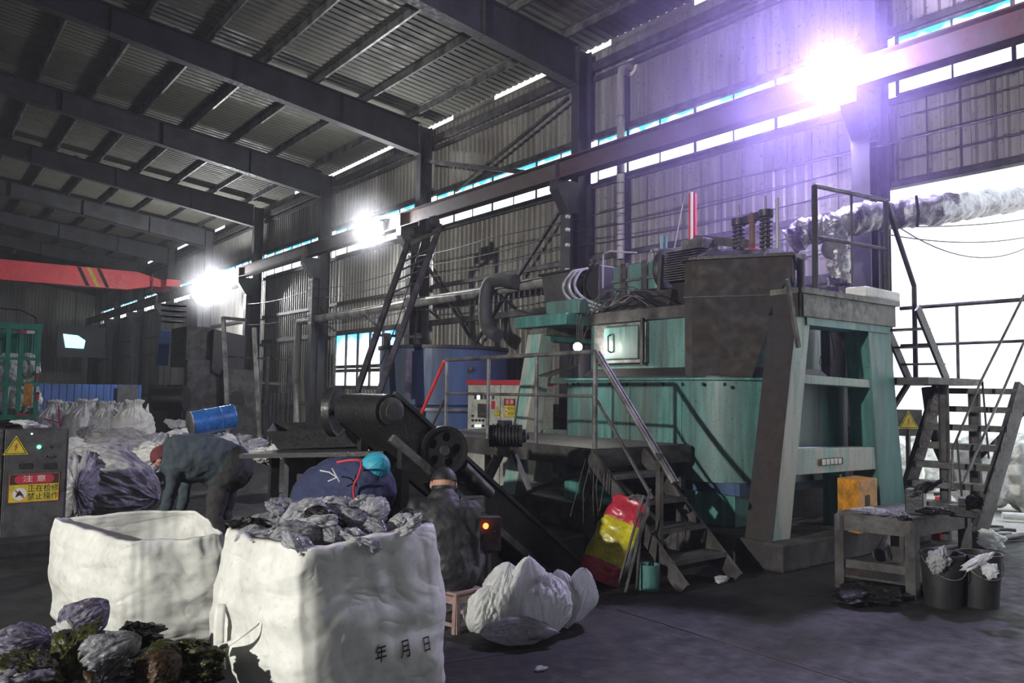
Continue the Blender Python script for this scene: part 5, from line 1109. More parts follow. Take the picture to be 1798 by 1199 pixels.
for xx, yy, m in ((86, 784, 'galdark'), (80, 800, 'gal'), (87, 801, 'gal'), (92, 801, 'gal')): b = MB(); b.lathe(ony(YC-.008, xx, yy), [(.012, 0), (.012, .014), (0, .016)], 10, NY); b.build('switch_knob', m, LC)
zc = xr.z
crumple('black_cloth', 601, 'filmk', (ony(YC+.2, 14, 745).x, YC+.2, zc+.05), (.22, .13, .055), 0, (0, 0), 'black cloth lying on the grey electrical cabinet', 'cloth')
crumple('film_bag', 602, 'filmw', (ony(YC+.1, 50, 745).x, YC+.1, zc+.05), (.14, .10, .07), 0, (0, .2), 'white film bag on the top of the grey electrical cabinet', 'plastic bag')
b = MB(); b.span((-2, 9.4, 0), (xr.x+.5, 9.8, .12)); tag(b.build('dark_timber', 'rubber'), 'dark low kerb timber in front of the electrical cabinet', 'timber')
# ================================================================= BLUE TANK
t = thing('blue_tank', 'large round dusty blue tank behind the conveyor', 'tank', (8.9, 13.85, 0))
c = V((8.9, 13.85, 0))
b = MB(); b.lathe(c, [(1.27, 0), (1.27, 1.35), (1.22, 1.40), (1.30, 1.42), (1.30, 2.5), (1.26, 2.5), (1.26, 1.6), (0, 1.6)], 64); b.build('shell', 'blue', t, smooth='auto')
b = MB(); b.lathe(c, [(1.29, 2.5), (1.34, 2.5), (1.34, 2.56), (1.29, 2.56)], 64); b.build('rim', 'dark', t, smooth='auto')
b = MB(); b.lathe(c, [(1.31, 1.30), (1.33, 1.30), (1.33, 1.36), (1.31, 1.36)], 64); b.build('band', 'gal', t, smooth='auto')
p = dep(15.2, 829, 648); b = MB(); b.lathe(p, [(.05, 0), (.05, .02), (0, .03)], 14, -V(FWD)); b.build('port', 'dark', t)
b = MB(); b.box(dep(15.0, 717, 655), (.12, .05, .9)); b.build('ladder_plate', 'gal', t)
# inclined hoist legs
H_ = thing('inclined_hoist', 'tall inclined steel hoist frame with two leaning legs and rungs, left of the blue tank', 'hoist', (9.0, 16, 0))
a1_, a2_ = dep(16.6, 716, 428), dep(14.2, 622, 702); b1_, b2_ = dep(16.2, 772, 398), dep(13.8, 660, 705)
for p, q, in ((a1_, a2_), (b1_, b2_)):
    d = (q-p); k = (0-p.z)/d.z; q = p+d*k; b = MB(); b.bar(p, q, .09, .20, FWD); b.build('leaning_leg', 'galdark', H_)
for s in (.02, .14, .2, .27, .35): b = MB(); b.bar(a1_.lerp(a2_, s), b1_.lerp(b2_, s), .03, .03 if s > .05 else .09); b.build('rung', 'galdark', H_)
b = MB(); b.box(b1_.lerp(a1_, .35)+V((0, 0, .12)), (.3, .3, .28)); b.build('winch', 'dark', H_, bevel=.02)
for k in (0, 1): b = MB(); b.cyl(b1_.lerp(a1_, .1+.6*k)+V((0, 0, .15)), b1_.lerp(a1_, .25+.6*k)+V((0, 0, .18)), .12, 20); b.build('sheave', 'galdark', H_)
for px0, t_ in ((680, 16.0), (732, 15.6)): p = dep(t_, px0, 585); b = MB(); b.bar(p, V((p.x, p.y, 0)), .1, .1); b.build('back_post', 'galdark', H_)
b = MB(); b.bar(dep(16, 655, 588), dep(15.5, 745, 592), .05, .05); b.build('cross_bar', 'steel', H_)
b = MB(); b.tube([b1_.lerp(a1_, .5), dep(15.8, 700, 560), dep(15, 668, 640)], .012, 5); b.build('hoist_rope', 'cable', H_)
b = MB(); b.tube([dep(15.5, 733, 505), dep(15.5, 733, 522)], .03, 8); b.build('lamp_tube', 'whitepl', H_)
b = MB(); b.cyl((9.6, 10.4, 2.4), (9.6, 10.4, 1.7), .16, 20); tag(b.build('filter_can', 'dark'), 'dark cylinder mounted between the blue tank and the far trestle frame', 'cylinder')
b = MB(); b.cyl((9.6, 10.4, 0), (9.6, 10.4, 1.7), .04, 12); b.build('can_post', 'galdark', bpy.data.objects['filter_can'])
# ================================================================= FAR LEFT
# truck
TR = thing('stake_truck', 'green stake-sided truck rear loaded with white sacks, at the left edge', 'truck', (1.7, 24, 0))
yT = 24.0; xr_ = ony(yT, 70, 650).x; xl_ = xr_-2.5; zt_, zb_ = ony(yT, 60, 574).z, ony(yT, 60, 733).z
for x in (xr_-.06, xl_+.06, ony(yT, 12, 650).x, xr_-.45): b = MB(); b.span((x-.05, yT-.05, zb_), (x+.05, yT+.05, zt_)); b.build('rear_post', 'green', TR)
for z, h in ((zt_, .16), (ony(yT, 40, 630).z, .07), (ony(yT, 40, 675).z, .09), (zb_, .16)): b = MB(); b.span((xl_, yT-.06, z-h/2), (xr_, yT+.04, z+h/2)); b.build('rear_rail', 'green', TR)
for i in range(9):
    y = yT+.4+i*.6; b = MB(); b.span((xr_-.04, y-.04, zb_), (xr_, y+.04, zt_)); b.build('side_stake', 'green', TR)
for z in (zb_+.2, (zb_+zt_)/2, zt_): b = MB(); b.span((xr_-.03, yT, z-.05), (xr_+.01, yT+6, z+.05)); b.build('side_rail', 'green', TR)
b = MB()
q = MB(); 
for i in range(46): x = xl_+.04+i*.053; q.span((x, yT+1.6, zb_+.1), (x+.03, yT+1.63, zt_-.1))
q.span((xl_, yT+1.63, zb_), (xr_, yT+1.66, zt_-.05)); q.build('ribbed_panel', 'green', TR)
b = MB(); b.span((xl_, yT, zb_-.25), (xr_, yT+6.2, zb_-.05)); b.build('bed', 'dark', TR)
b = MB(); x = ony(yT, 48, 700).x; b.prism([(x-.09, yT-.08, ony(yT, 48, 673).z), (x+.09, yT-.08, ony(yT, 48, 673).z), (x+.09, yT-.08, ony(yT, 48, 712).z), (x-.09, yT-.08, ony(yT, 48, 712).z)], (0, .01, 0)); b.build('reflective_panel', 'orange', TR)
for px0, py0, m in ((43, 583, 'signred'), (54, 583, 'signwhite'), (37, 728, 'signred'), (48, 730, 'olive'), (66, 650, 'signwhite'), (66, 662, 'signred'), (66, 685, 'signwhite'), (66, 695, 'signred')):
    p = ony(yT-.07, px0, py0); b = MB(); b.box(p, (.18 if py0 in (583, 728, 730) else .07, .01, .08 if py0 in (583, 728, 730) else .2)); b.build('reflector_tape', m, TR)
pts = [(xr_-.1, yT, zt_), (xr_-.15, yT, zt_+.25), (xr_-.5, yT, zt_+.42), (xl_+.5, yT, zt_+.45), (xl_+.1, yT, zt_)]; b = MB(); b.tube(pts, .02, 6); b.build('canopy_bow', 'dark', TR)
for sx in (xl_+.35, xr_-.35):
    for yy in (yT+1.0, yT+2.1): b = MB(); b.lathe((sx, yy, .48), [(0, -.13), (.40, -.13), (.48, -.08), (.48, .08), (.40, .13), (0, .13)], 28, (1, 0, 0)); b.build('wheel', 'rubber', TR, smooth='auto')
b = MB(); b.span((xl_+.2, yT+6.3, .5), (xr_-.1, yT+8, 2.7)); b.build('cab', 'green', TR, bevel=.1)
for i in range(4):
    p = ony(yT+.8, 4+18*i, 655); crumple('bulk_sack', 500+i % 3, 'bagd', (p.x-.12, yT+.9, zb_+1.2+.1*(i % 2)), (.30, .4, .38), i, (0, 0), 'white sack loaded on the green truck, %s from the left' % ORD[i], 'sack', 'sacks loaded on the truck', 's')
    crumple('bulk_sack', 501+i % 2, 'bagd', (p.x-.12, yT+.9, zb_+.40), (.30, .4, .40), i+1, (0, 0), 'lower white sack on the green truck bed, %s from the left' % ORD[i], 'sack', 'sacks loaded on the truck', 's')
# row of tied bulk sacks
for i, (px0, w_, m, lb) in enumerate(((92, .52, 'bagd', 'with red straps, beside the truck'), (150, .62, 'bagw', 'with pointed lifting ears, brightest but one'), (186, .52, 'bagd', 'grey, third from the truck'), (235, .66, 'bagw', 'brightest, at the right end of the row'))):
    p = dep(19, px0, 745); t = thing('bulk_sack', 'tied white bulk sack in the far row, %s' % lb, 'sack', (p.x, p.y, 0), 'far row of tied bulk sacks')
    o = crumple('sack_body', 510+i, m, (0, 0, .66), (w_*.74, w_*.74, .64+.03*(i % 2)), i*2, (0, 0), kind_='t'); o.parent = t
    if i in (1, 3):
        for s_ in (-.3, .3): b = MB(); b.lathe((p.x+s_*.8, p.y-s_*.3, .95), [(.10, 0), (.05, .15), (.01, .34)], 10, (s_*.4, 0, 1)); b.build('lifting_ear', m, t, smooth=True)
    if i == 0:
        for a_ in ((78, 735, 103, 742), (103, 712, 106, 760), (86, 758, 110, 765)): b = MB(); b.bar(dep(18.6, a_[0], a_[1]), dep(18.6, a_[2], a_[3]), .035, .02); b.build('red_strap', 'signred', t)
for i, (px0, py0, t_, s_, m) in enumerate(((130, 722, 22, .34, 'bagd'), (205, 728, 22, .36, 'bagd'), (112, 724, 22.5, .34, 'bagd'), (172, 724, 22, .34, 'bagg'), (212, 724, 23, .3, 'bagg'))):
    p = dep(t_, px0, py0); crumple('bulk_sack', 520+i % 3, m, (p.x, p.y, .60), (s_, s_, .60), i*1.3, (0, 0), 'dusty sack heaped behind the far row, %s of five from the truck' % ORD[(2, 4, 1, 3, 5)[i]-1], 'sack', 'sacks behind the far row', 't')
# silver grey sacks between
gs = [(140, 788, 15.5, .7, .36), (180, 775, 15.8, .75, .38), (225, 790, 14.5, .8, .4), (255, 800, 13.5, .7, .35), (300, 795, 14, .55, .3), (150, 815, 12.0, .5, .3), (190, 830, 11.5, .55, .32), (230, 770, 17, .7, .4), (275, 775, 16.5, .6, .35), (130, 835, 11.5, .35, .35), (160, 760, 18, .6, .35), (200, 765, 17.5, .6, .35)]
for i, (px0, py0, t_, sx, sz) in enumerate(gs):
    p = dep(t_, px0, py0+12); crumple('grey_sack', 530+i % 5, 'bagg' if i % 3 else 'bagd', (p.x, p.y, max(.15, p.z)), (sx*.85, sx*.6, sz*.85), i*1.7, (.3*math.sin(i), .3*math.cos(i)), 'dusty silver-grey woven sack in the heap behind the electrical cabinet', 'sack', 'grey woven sacks in the left heap', 'p')
p = dep(10.6, 185, 852); crumple('grey_sack', 541, 'bagg', (p.x, p.y, .42), (.66, .42, .46), -.4, (0, .35), 'large silver-grey sack catching violet light, beside the electrical cabinet', 'sack', None, 'p')
p = dep(10.2, 135, 865); crumple('grey_sack', 542, 'bagg', (p.x, p.y, .40), (.25, .3, .45), 1.4, (0, 0), 'upright silver-grey sack touching the electrical cabinet side', 'sack', None, 'p')
p = dep(13, 230, 885); crumple('grey_sack', 543, 'filmk', (p.x, p.y, .12), (.5, .35, .18), .4, (0, 0), 'flat black sack on the floor behind the empty bulk bag', 'sack')
for i, (px0, w_) in enumerate(((352, .45), (388, .45))):
    p = dep(15.6, px0, 790); crumple('bulk_sack', 520+i, 'bagd', (p.x, p.y, .32), (w_, w_, .46), i, (0, 0), ('left', 'right')[i]+' white sack under the lying blue drum', 'sack', 'sacks under the blue drum', 's')
for i, (px0, py0, t_, s_) in enumerate(((432, 795, 13.5, .3), (470, 800, 13, .3), (445, 785, 14.5, .3), (500, 795, 13.5, .25), (425, 775, 16, .3), (312, 768, 17, .35), (308, 745, 17.2, .22))):
    p = dep(t_, px0, py0); crumple('film_scrap', 305+i % 2, 'bagd' if i % 2 else 'film', (p.x, p.y, max(.15, p.z)), (s_, s_*.7, s_*.7), i*1.9, (.3, .2), 'pale rubbish heap piece between the blue drum and the sorting table' if i < 5 else ('grey tied sack left of the blue drum' if i == 5 else 'knotted top of the grey sack left of the blue drum'), 'rubbish', 'pale rubbish beside the drum' if i < 5 else None)
# blue drum
a_ = dep(15.0, 334, 745); c_2 = dep(15.5, 410, 731); t = thing('blue_drum', 'blue steel drum lying on its side on white sacks', 'drum', (a_+c_2)/2); dx = (c_2-a_).normalized(); R_ = .235
prof = []; Lh = (c_2-a_).length
for s in range(41):
    u = s/40; r_ = R_+(.010 if abs(u-.34) < .02 or abs(u-.67) < .02 else 0)+(.012 if u < .02 or u > .98 else 0); prof.append((r_, u*Lh))
b = MB(); b.lathe(a_, prof, 40, dx); b.build('shell', 'drum', t, smooth='auto')
b = MB(); b.lathe(c_2-dx*.02, [(R_+.008, 0), (R_+.016, .012), (R_+.008, .024)], 40, dx); b.build('rim', 'drum', t, smooth='auto')
b = MB(); b.lathe(a_-dx*.004, [(R_+.008, 0), (R_+.016, .012), (R_+.008, .024)], 40, dx); b.build('rim', 'gal', t, smooth='auto')
b = MB(); b.lathe(a_+V((0, 0, R_-.05))*1-dx*.002, [(.03, 0), (.03, -.01), (0, -.01)], 12, dx); b.build('bung', 'gal', t)
# blue hoarding
yH = 38; xa_, xb_ = ony(yH, 69, 690), ony(yH, 238, 690); b = MB(); zT = ony(yH, 120, 674).z; x = xa_.x
while x < xb_.x: b.prism([(x, yH, 0), (x+.14, yH, 0), (x+.17, yH-.04, 0), (x+.25, yH-.04, 0), (x+.28, yH, 0), (x+.28, yH+.01, 0), (x, yH+.01, 0)], (0, 0, zT)); x += .28
tag(b.build('blue_hoarding', 'bluesheet'), 'low blue corrugated hoarding in front of the far wall', 'fence')
b = MB(); b.span((ony(yH-.2, 205, 690).x, yH-.3, 0), (xb_.x, yH-.25, zT-.02)); tag(b.build('leaning_board', 'cab'), 'grey flat board leaning on the right end of the blue hoarding', 'board')
# glowing panel standing in for a daylit hole in the far wall
t = thing('opening_glow_panel', 'glowing bright blue panel standing in for a daylit hole high in the far wall', 'screen', ony(52, 130, 600)); ys_ = 52
pl = [ony(ys_, 111, 586), ony(ys_, 137, 589), ony(ys_, 150, 598), ony(ys_, 147, 612), ony(ys_, 115, 610)]
b = MB(); b.prism(pl, (0, .05, 0)); M_['openingblue'] = glow('opening_glow', (.35, .85, 1.0), 2.6); b.build('panel', 'openingblue', t)
b = MB(); p = ony(ys_+.3, 130, 600); b.span((p.x-.9, ys_+.1, p.z-.9), (p.x+1.6, ys_+.4, p.z+.9)); b.build('backing', 'dark', t)
b = MB(); b.bar((p.x, ys_+.3, p.z+.8), (p.x, ys_+.3, roofz(p.x)-.3), .06, .06); b.build('hanger', 'dark', t)
# far sheet hopper machine
F_ = thing('sheet_hopper_machine', 'tall grey sheet-metal hopper machine against the far part of the long wall', 'machine', (8.0, 25, 0))
def fbox(y, pl_, pr_, pc, z0, z1, nm, m='galdark', dpt=None):
    c = ony(y, pc, 650); r = ony(y, pr_, 650); l = onx(c.x, pl_, 650); b = MB(); b.span((c.x, y, z0), (r.x, l.y, z1)); return b.build(nm, m, F_, bevel=.01)
yF = 24.5
fbox(yF, 298, 376, 325, 2.3, ony(yF, 325, 572).z, 'upper_bin', 'galdark')
fbox(yF-.2, 324, 392, 329, 0, ony(yF, 340, 632).z, 'lower_body', 'galdark')
fbox(yF+.6, 262, 322, 296, .6, 1.75, 'side_cabinet', 'cab')
fbox(yF+.7, 264, 318, 296, .0, .6, 'side_base', 'dark')
b = MB(); c = dep(21.5, 298, 700); b.cyl(c-RGT*.35, c+RGT*.45, .33, 20); b.build('gear_motor', 'dark', F_, smooth='auto')
b = MB(); yy = yF-.3; b.prism([ony(yy, 376, 578), ony(yy, 432, 590), ony(yy, 428, 655), ony(yy, 398, 668), ony(yy, 372, 650)], (0, 1.4, 0)); b.build('chute', 'dark', F_)
b = MB(); yy = yF-.6; b.prism([ony(yy, 396, 648), ony(yy, 462, 650), ony(yy, 455, 770), ony(yy, 395, 780)], (0, 1.2, 0)); b.build('discharge_body', 'galdark', F_)
b = MB(); yy = yF-.62; pts = [ony(yy, 403+24*0, 706)]+[ony(yy, 416-14*math.cos(math.pi*k/10), 704-24*math.sin(math.pi*k/10)*.75) for k in range(11)]+[ony(yy, 430, 710), ony(yy, 402, 710)]; b.prism(pts[1:], (0, .01, 0)); b.build('arched_opening', 'ink', F_)
for (x0, y0_, x1_, y1_, t_) in ((392, 556, 402, 752, 20.5), (446, 575, 458, 772, 20.5)): b = MB(); b.bar(dep(t_, x0, y0_), dep(t_, x1_, y1_+30), .09, .09, FWD); b.build('leaning_post', 'gal', F_)
b = MB(); b.bar(dep(20.5, 392, 558), dep(20.5, 432, 562), .08, .08); b.build('header_bar', 'galdark', F_)
b = MB(); b.bar(dep(21, 400, 626), dep(20, 510, 632), .05, .05); b.build('guard_rail', 'galdark', F_)
for px0 in (470, 508): p = dep(20, px0, 626); b = MB(); b.bar(p, V((p.x, p.y, 0)), .08, .08); b.build('guard_post', 'galdark', F_)
b = MB(); b.bar(dep(20, 460, 672), dep(20, 510, 675), .08, .06); b.build('guard_rail', 'galdark', F_)
for i in range(6): p = dep(19.8, 476+6*i, 690); b = MB(); b.bar(p, V((p.x, p.y, .2)), .04, .04); b.build('grate_bar', 'galdark', F_)
b = MB(); p = dep(22, 305, 553); 
for z in (0, .15, .3, .45): b.lathe(p+V((0, 0, z-.2)), [(.30, 0), (.33, 0), (.33, .03), (.30, .03), (.30, 0)], 20)
b.build('wire_basket', 'gal', F_)
# blue tarp strip and cables
b = MB(); b.bar(dep(26, 291, 580), dep(26, 284, 642), .35, .02); b.build('hanging_tarp', 'bluesheet', F_, label='pale blue hanging tarp strip')
# ================================================================= PEOPLE
def capsule(b, p, q, r0, r1, n=20):
    p, q = V(p), V(q); d = q-p; L = d.length
    if L < 1e-5: d = V((0, 0, 1)); L = 0
    prof = [(max(1e-4, r0*math.cos(t)), r0*math.sin(t)) for t in [-math.pi/2+.02+k*(math.pi/2)/6 for k in range(6)]]+[(r0, 0)]+[(r1, L)]+[(max(1e-4, r1*math.cos(t)), L+r1*math.sin(t)) for t in [(k+1)*(math.pi/2)/6-.02*(k == 5) for k in range(6)]]
    b.lathe(p, prof, n, d.normalized())
def skin(name, nodes, edges, m, parent, root=0, levels=2, voxel=.014, smooth=5):
    b = MB()
    for i, j in edges: capsule(b, nodes[i][0], nodes[j][0], nodes[i][1], nodes[j][1], 20 if nodes[i][1] > .02 else 10)
    o = b.build(name, m, parent, smooth=True)
    md = o.modifiers.new('remesh', 'REMESH'); md.mode = 'VOXEL'; md.voxel_size = voxel; md.use_smooth_shade = True
    sm = o.modifiers.new('soften', 'SMOOTH'); sm.iterations = smooth; sm.factor = .5
    return o
def hand(nodes, edges, wrist_i, wrist, d, side, sc=1.0):
    """palm node then four unequal fingers and a side thumb, slightly curled"""
    d = V(d).normalized(); side = V(side).normalized(); nrm = d.cross(side).normalized()
    palm = V(wrist)+d*.06*sc; nodes.append((palm, .026*sc, .016*sc)); pi_ = len(nodes)-1; edges.append((wrist_i, pi_))
    for k, (o, L) in enumerate(((-.028, .060), (-.010, .070), (.010, .066), (.027, .052))):
        a = palm+d*.035*sc+side*o*sc; b_ = a+d*L*.5*sc+nrm*.008; c = a+d*L*.9*sc+nrm*.028; last = pi_
        for p, r in ((a, .009), (b_, .0085), (c, .0075)): nodes.append((p, r*sc)); edges.append((last, len(nodes)-1)); last = len(nodes)-1
    a = palm-side*.034*sc-d*.01; b_ = a-side*.018*sc+d*.03*sc+nrm*.012; last = pi_
    for p, r in ((a, .011), (b_, .0095)): nodes.append((p, r*sc)); edges.append((last, len(nodes)-1)); last = len(nodes)-1
def worker(label, J, up_mat, low_mat, hat, extra=None, R=None):
    """J: joint positions; body skin + jacket + trousers as separate continuous surfaces"""
    t = thing('person', label, 'person', J['root'])
    R = R or {}
    g = lambda k, d: R.get(k, d)
    N = [(J['pelvis'], .13), (J['waist'], .125), (J['chest'], .14), (J['neck'], .06), (J['head'], .088), (J['crown'], .075)]
    Ed = [(0, 1), (1, 2), (2, 3), (3, 4), (4, 5)]
    for s in ('l', 'r'):
        i = len(N); N += [(J['sh_'+s], .06), (J['el_'+s], .042), (J['wr_'+s], .028)]; Ed += [(2, i), (i, i+1), (i+1, i+2)]
        hand(N, Ed, i+2, J['wr_'+s], V(J['wr_'+s])-V(J['el_'+s]), RGT)
        i = len(N); N += [(J['hip_'+s], .085), (J['kn_'+s], .06), (J['an_'+s], .04), (J['toe_'+s], .035)]; Ed += [(0, i), (i, i+1), (i+1, i+2), (i+2, i+3)]
    skin('body', N, Ed, 'skin', t, voxel=.0065, smooth=2)
    # jacket
    N = [(V(J['pelvis']).lerp(V(J['waist']), .25), g('hem', .19)), (J['waist'], g('waist', .185)), (V(J['waist']).lerp(V(J['chest']), .5), g('mid', .195)), (J['chest'], g('chest', .185)), (V(J['chest']).lerp(V(J['neck']), .75), g('collar', .10))]
    Ed = [(0, 1), (1, 2), (2, 3), (3, 4)]
    for s in ('l', 'r'):
        i = len(N); N += [(J['sh_'+s], .088), (V(J['sh_'+s]).lerp(V(J['el_'+s]), .55), .078), (J['el_'+s], .068), (V(J['el_'+s]).lerp(V(J['wr_'+s]), .9), .052)]; Ed += [(3, i), (i, i+1), (i+1, i+2), (i+2, i+3)]
    jk = skin('jacket', N, Ed, up_mat, t, root=1)
    tx = bpy.data.textures.new('cloth_folds', 'CLOUDS'); tx.noise_scale = .11; tx.noise_depth = 3
    dm = jk.modifiers.new('folds', 'DISPLACE'); dm.texture = tx; dm.texture_coords = 'GLOBAL'; dm.strength = .055; dm.mid_level = .5
    N = [(V(J['pelvis']), g('seat', .185))]; Ed = []
    for s in ('l', 'r'):
        i = len(N); N += [(J['hip_'+s], .125), (V(J['hip_'+s]).lerp(V(J['kn_'+s]), .5), .105), (J['kn_'+s], .088), (V(J['kn_'+s]).lerp(V(J['an_'+s]), .5), .075), (J['an_'+s], .062)]; Ed += [(0, i), (i, i+1), (i+1, i+2), (i+2, i+3), (i+3, i+4)]
    tz = skin('trousers', N, Ed, low_mat, t)
    dm = tz.modifiers.new('folds', 'DISPLACE'); dm.texture = tx; dm.texture_coords = 'GLOBAL'; dm.strength = .04; dm.mid_level = .5
    for s in ('l', 'r'):
        a, b_ = V(J['an_'+s]), V(J['toe_'+s]); N = [(a+(a-b_)*.2, .045), (a.lerp(b_, .4)-V((0, 0, .0)), .045), (b_, .04)]; skin('shoe', N, [(0, 1), (1, 2)], 'rubber', t, levels=2, voxel=.01)
    h = V(J['head']); cr = V(J['crown']); up = (cr-h).normalized(); face = V(J['face']).normalized(); face = (face-up*face.dot(up)).normalized(); sd = up.cross(face)
    # facial features
    b = MB(); b.lathe(h+face*.085-up*.005, [(.018, -.02), (.012, .01), (0, .022)], 10, face); b.build('nose', 'skin', t, smooth=True)
    for k in (-1, 1):
        b = MB(); b.lathe(h+face*.078+sd*k*.032+up*.018, [(.011, 0), (.008, .006), (0, .009)], 10, face); b.build('eye', 'hair', t)
        b = MB(); b.lathe(h+sd*k*.088-up*.01, [(.0, -.01), (.022, -.004), (.028, .004), (.018, .012), (0, .012)], 12, sd*k+face*-.3); b.build('ear', 'skin', t, smooth=True)
    b = MB(); b.box(h+face*.08-up*.045, (.04, .012, .008), rot=Matrix((sd, face, up)).transposed()); b.build('mouth', 'maroon', t)
    nm, m, r_, lo, puff = hat
    def cap_(u, v):
        a = 2*math.pi*u; ph = lo+(math.pi/2-lo)*v; k = r_*(1+puff*(abs(noise.noise(V((math.cos(a)*4, math.sin(a)*4, 1)))))+.02*math.sin(a*24)*(puff > 0)*(1-v))
        return h+up*.018+(sd*math.cos(a)+face*math.sin(a))*math.cos(ph)*k*.98+up*math.sin(ph)*k*1.1
    b = MB(); b.grid(72, 18, cap_, wrap=True); b.build(nm, m, t, smooth=True)
    if extra: extra(t, h, up, face, sd)
    return t
F2 = V((FWD.x, FWD.y, 0)).normalized(); R2_ = V((RGT.x, RGT.y, 0)).normalized(); Z = V((0, 0, 1))
# seated worker seen from behind
sc = onz(0, 800, 1100); pel = V((sc.x, sc.y, .36))+F2*.04-R2_*.07; ch = dep(5.85, 778, 918); hd = dep(6.0, 779, 850)
J = dict(root=(pel.x, pel.y, 0), pelvis=pel, waist=pel.lerp(ch, .4)-F2*.03, chest=ch, neck=hd-Z*.08-F2*.03, head=hd, crown=hd+Z*.035+F2*.01, face=F2-Z*.35,
         sh_l=ch-R2_*.19+Z*.09, el_l=ch-R2_*.27-Z*.20+F2*.05, wr_l=ch-R2_*.16-Z*.40+F2*.25, sh_r=ch+R2_*.185+Z*.09, el_r=ch+R2_*.21-Z*.22+F2*.02, wr_r=ch+R2_*.20-Z*.47+F2*.08,
         hip_l=pel-R2_*.10, kn_l=pel-R2_*.22+F2*.36+Z*.05, an_l=pel-R2_*.22+F2*.40-Z*.28, toe_l=pel-R2_*.24+F2*.52-Z*.32, hip_r=pel+R2_*.10, kn_r=pel+R2_*.18+F2*.36+Z*.05, an_r=pel+R2_*.18+F2*.40-Z*.28, toe_r=pel+R2_*.2+F2*.52-Z*.32)
def ex3(t, h, up, face, sd):
    b = MB(); b.grid(24, 4, lambda u, v: h+up*(.02-.01*v)+(sd*math.cos(math.pi*u)+face*math.sin(math.pi*u))*(.1+.06*v)*(1 if True else 0)); b.build('cap_peak', 'hair', t, solid=.004, smooth=True)
    for k in (-1, 1): b = MB(); b.tube([h+sd*k*.09-face*.005+up*.03, h+sd*k*.10-face*.02-up*.005, h+sd*k*.09-face*.0-up*.035], .003, 6); b.build('mask_loop', 'whitepl', t)
    b = MB(); b.grid(30, 8, lambda u, v: h-up*(.02+.06*v)+(sd*math.cos(math.pi*(.02+.96*u)+math.pi)+(-face)*math.sin(math.pi*u))*.092); b.build('hair', 'hair', t, smooth=True)
    b = MB(); b.grid(24, 10, lambda u, v: h-up*(.0+.09*v)+(sd*math.cos(math.pi*u)+face*math.sin(math.pi*u))*(.103-.02*abs(v-.5))); b.build('face_mask', 'cyan', t, smooth=True)
worker('person in a black padded jacket and dark cap sitting on a low stool, back turned', J, 'blackjk', 'trous', ('cap', 'hair', .102, .05, 0), ex3, dict(hem=.205, waist=.195, mid=.20, chest=.19, collar=.12, seat=.16))
# bending worker with turquoise hair net
pel = dep(6.25, 562, 880); ch = dep(6.0, 640, 858); hd = dep(5.95, 652, 822)
J = dict(root=(pel.x, pel.y, 0), pelvis=pel, waist=pel.lerp(ch, .38)+Z*.05, chest=ch, neck=ch.lerp(hd, .55), head=hd+R2_*.02, crown=hd+R2_*.04+Z*.02-F2*.02, face=F2*.3-Z+R2_*.3,
         sh_l=ch+F2*.15-Z*.02, el_l=ch+F2*.22-Z*.28+R2_*.1, wr_l=ch+F2*.2-Z*.5+R2_*.16, sh_r=ch-F2*.13+R2_*.06-Z*.02, el_r=ch-F2*.12-Z*.24+R2_*.16, wr_r=ch-F2*.05-Z*.42+R2_*.24,
         hip_l=pel+F2*.10-Z*.03, kn_l=pel+F2*.12-Z*.42+R2_*.04, an_l=V((pel.x, pel.y, .08))+F2*.12-R2_*.03, toe_l=V((pel.x, pel.y, .05))+F2*.14+R2_*.12, hip_r=pel-F2*.10-Z*.03, kn_r=pel-F2*.12-Z*.42+R2_*.04, an_r=V((pel.x, pel.y, .08))-F2*.14-R2_*.03, toe_r=V((pel.x, pel.y, .05))-F2*.12+R2_*.12)
def ex2(t, h, up, face, sd):
    s = [dep(5.66, 592, 812), dep(5.62, 615, 808), dep(5.62, 634, 811), dep(5.66, 630, 835), dep(5.72, 621, 855), dep(5.76, 624, 888)]
    b = MB(); b.tube(curve(s), .009, 8); b.build('apron_strap', 'redstrap', t, smooth=True)
    for q in ([dep(5.7, 562, 826), dep(5.68, 578, 829), dep(5.66, 592, 838)], [dep(5.66, 592, 838), dep(5.66, 583, 822)], [dep(5.66, 592, 838), dep(5.66, 596, 846)], [dep(5.66, 592, 838), dep(5.67, 576, 845)]):
        b = MB(); b.tube(q, .005, 6); b.build('apron_tie', 'bagd', t)
    w = V(J['wr_r']); e_ = V(J['el_r']); b = MB(); b.tube([e_.lerp(w, .55), e_.lerp(w, 1.0)], [.062, .05], 16); b.build('sleeve_cuff', 'magenta', t, smooth='auto')
worker('person bending over in a navy jacket with turquoise hair net and red apron strap', J, 'navy', 'trouteal', ('hair_net', 'cyan', .108, -.45, .05), ex2, dict(hem=.25, waist=.25, mid=.255, chest=.235, collar=.15, seat=.24))
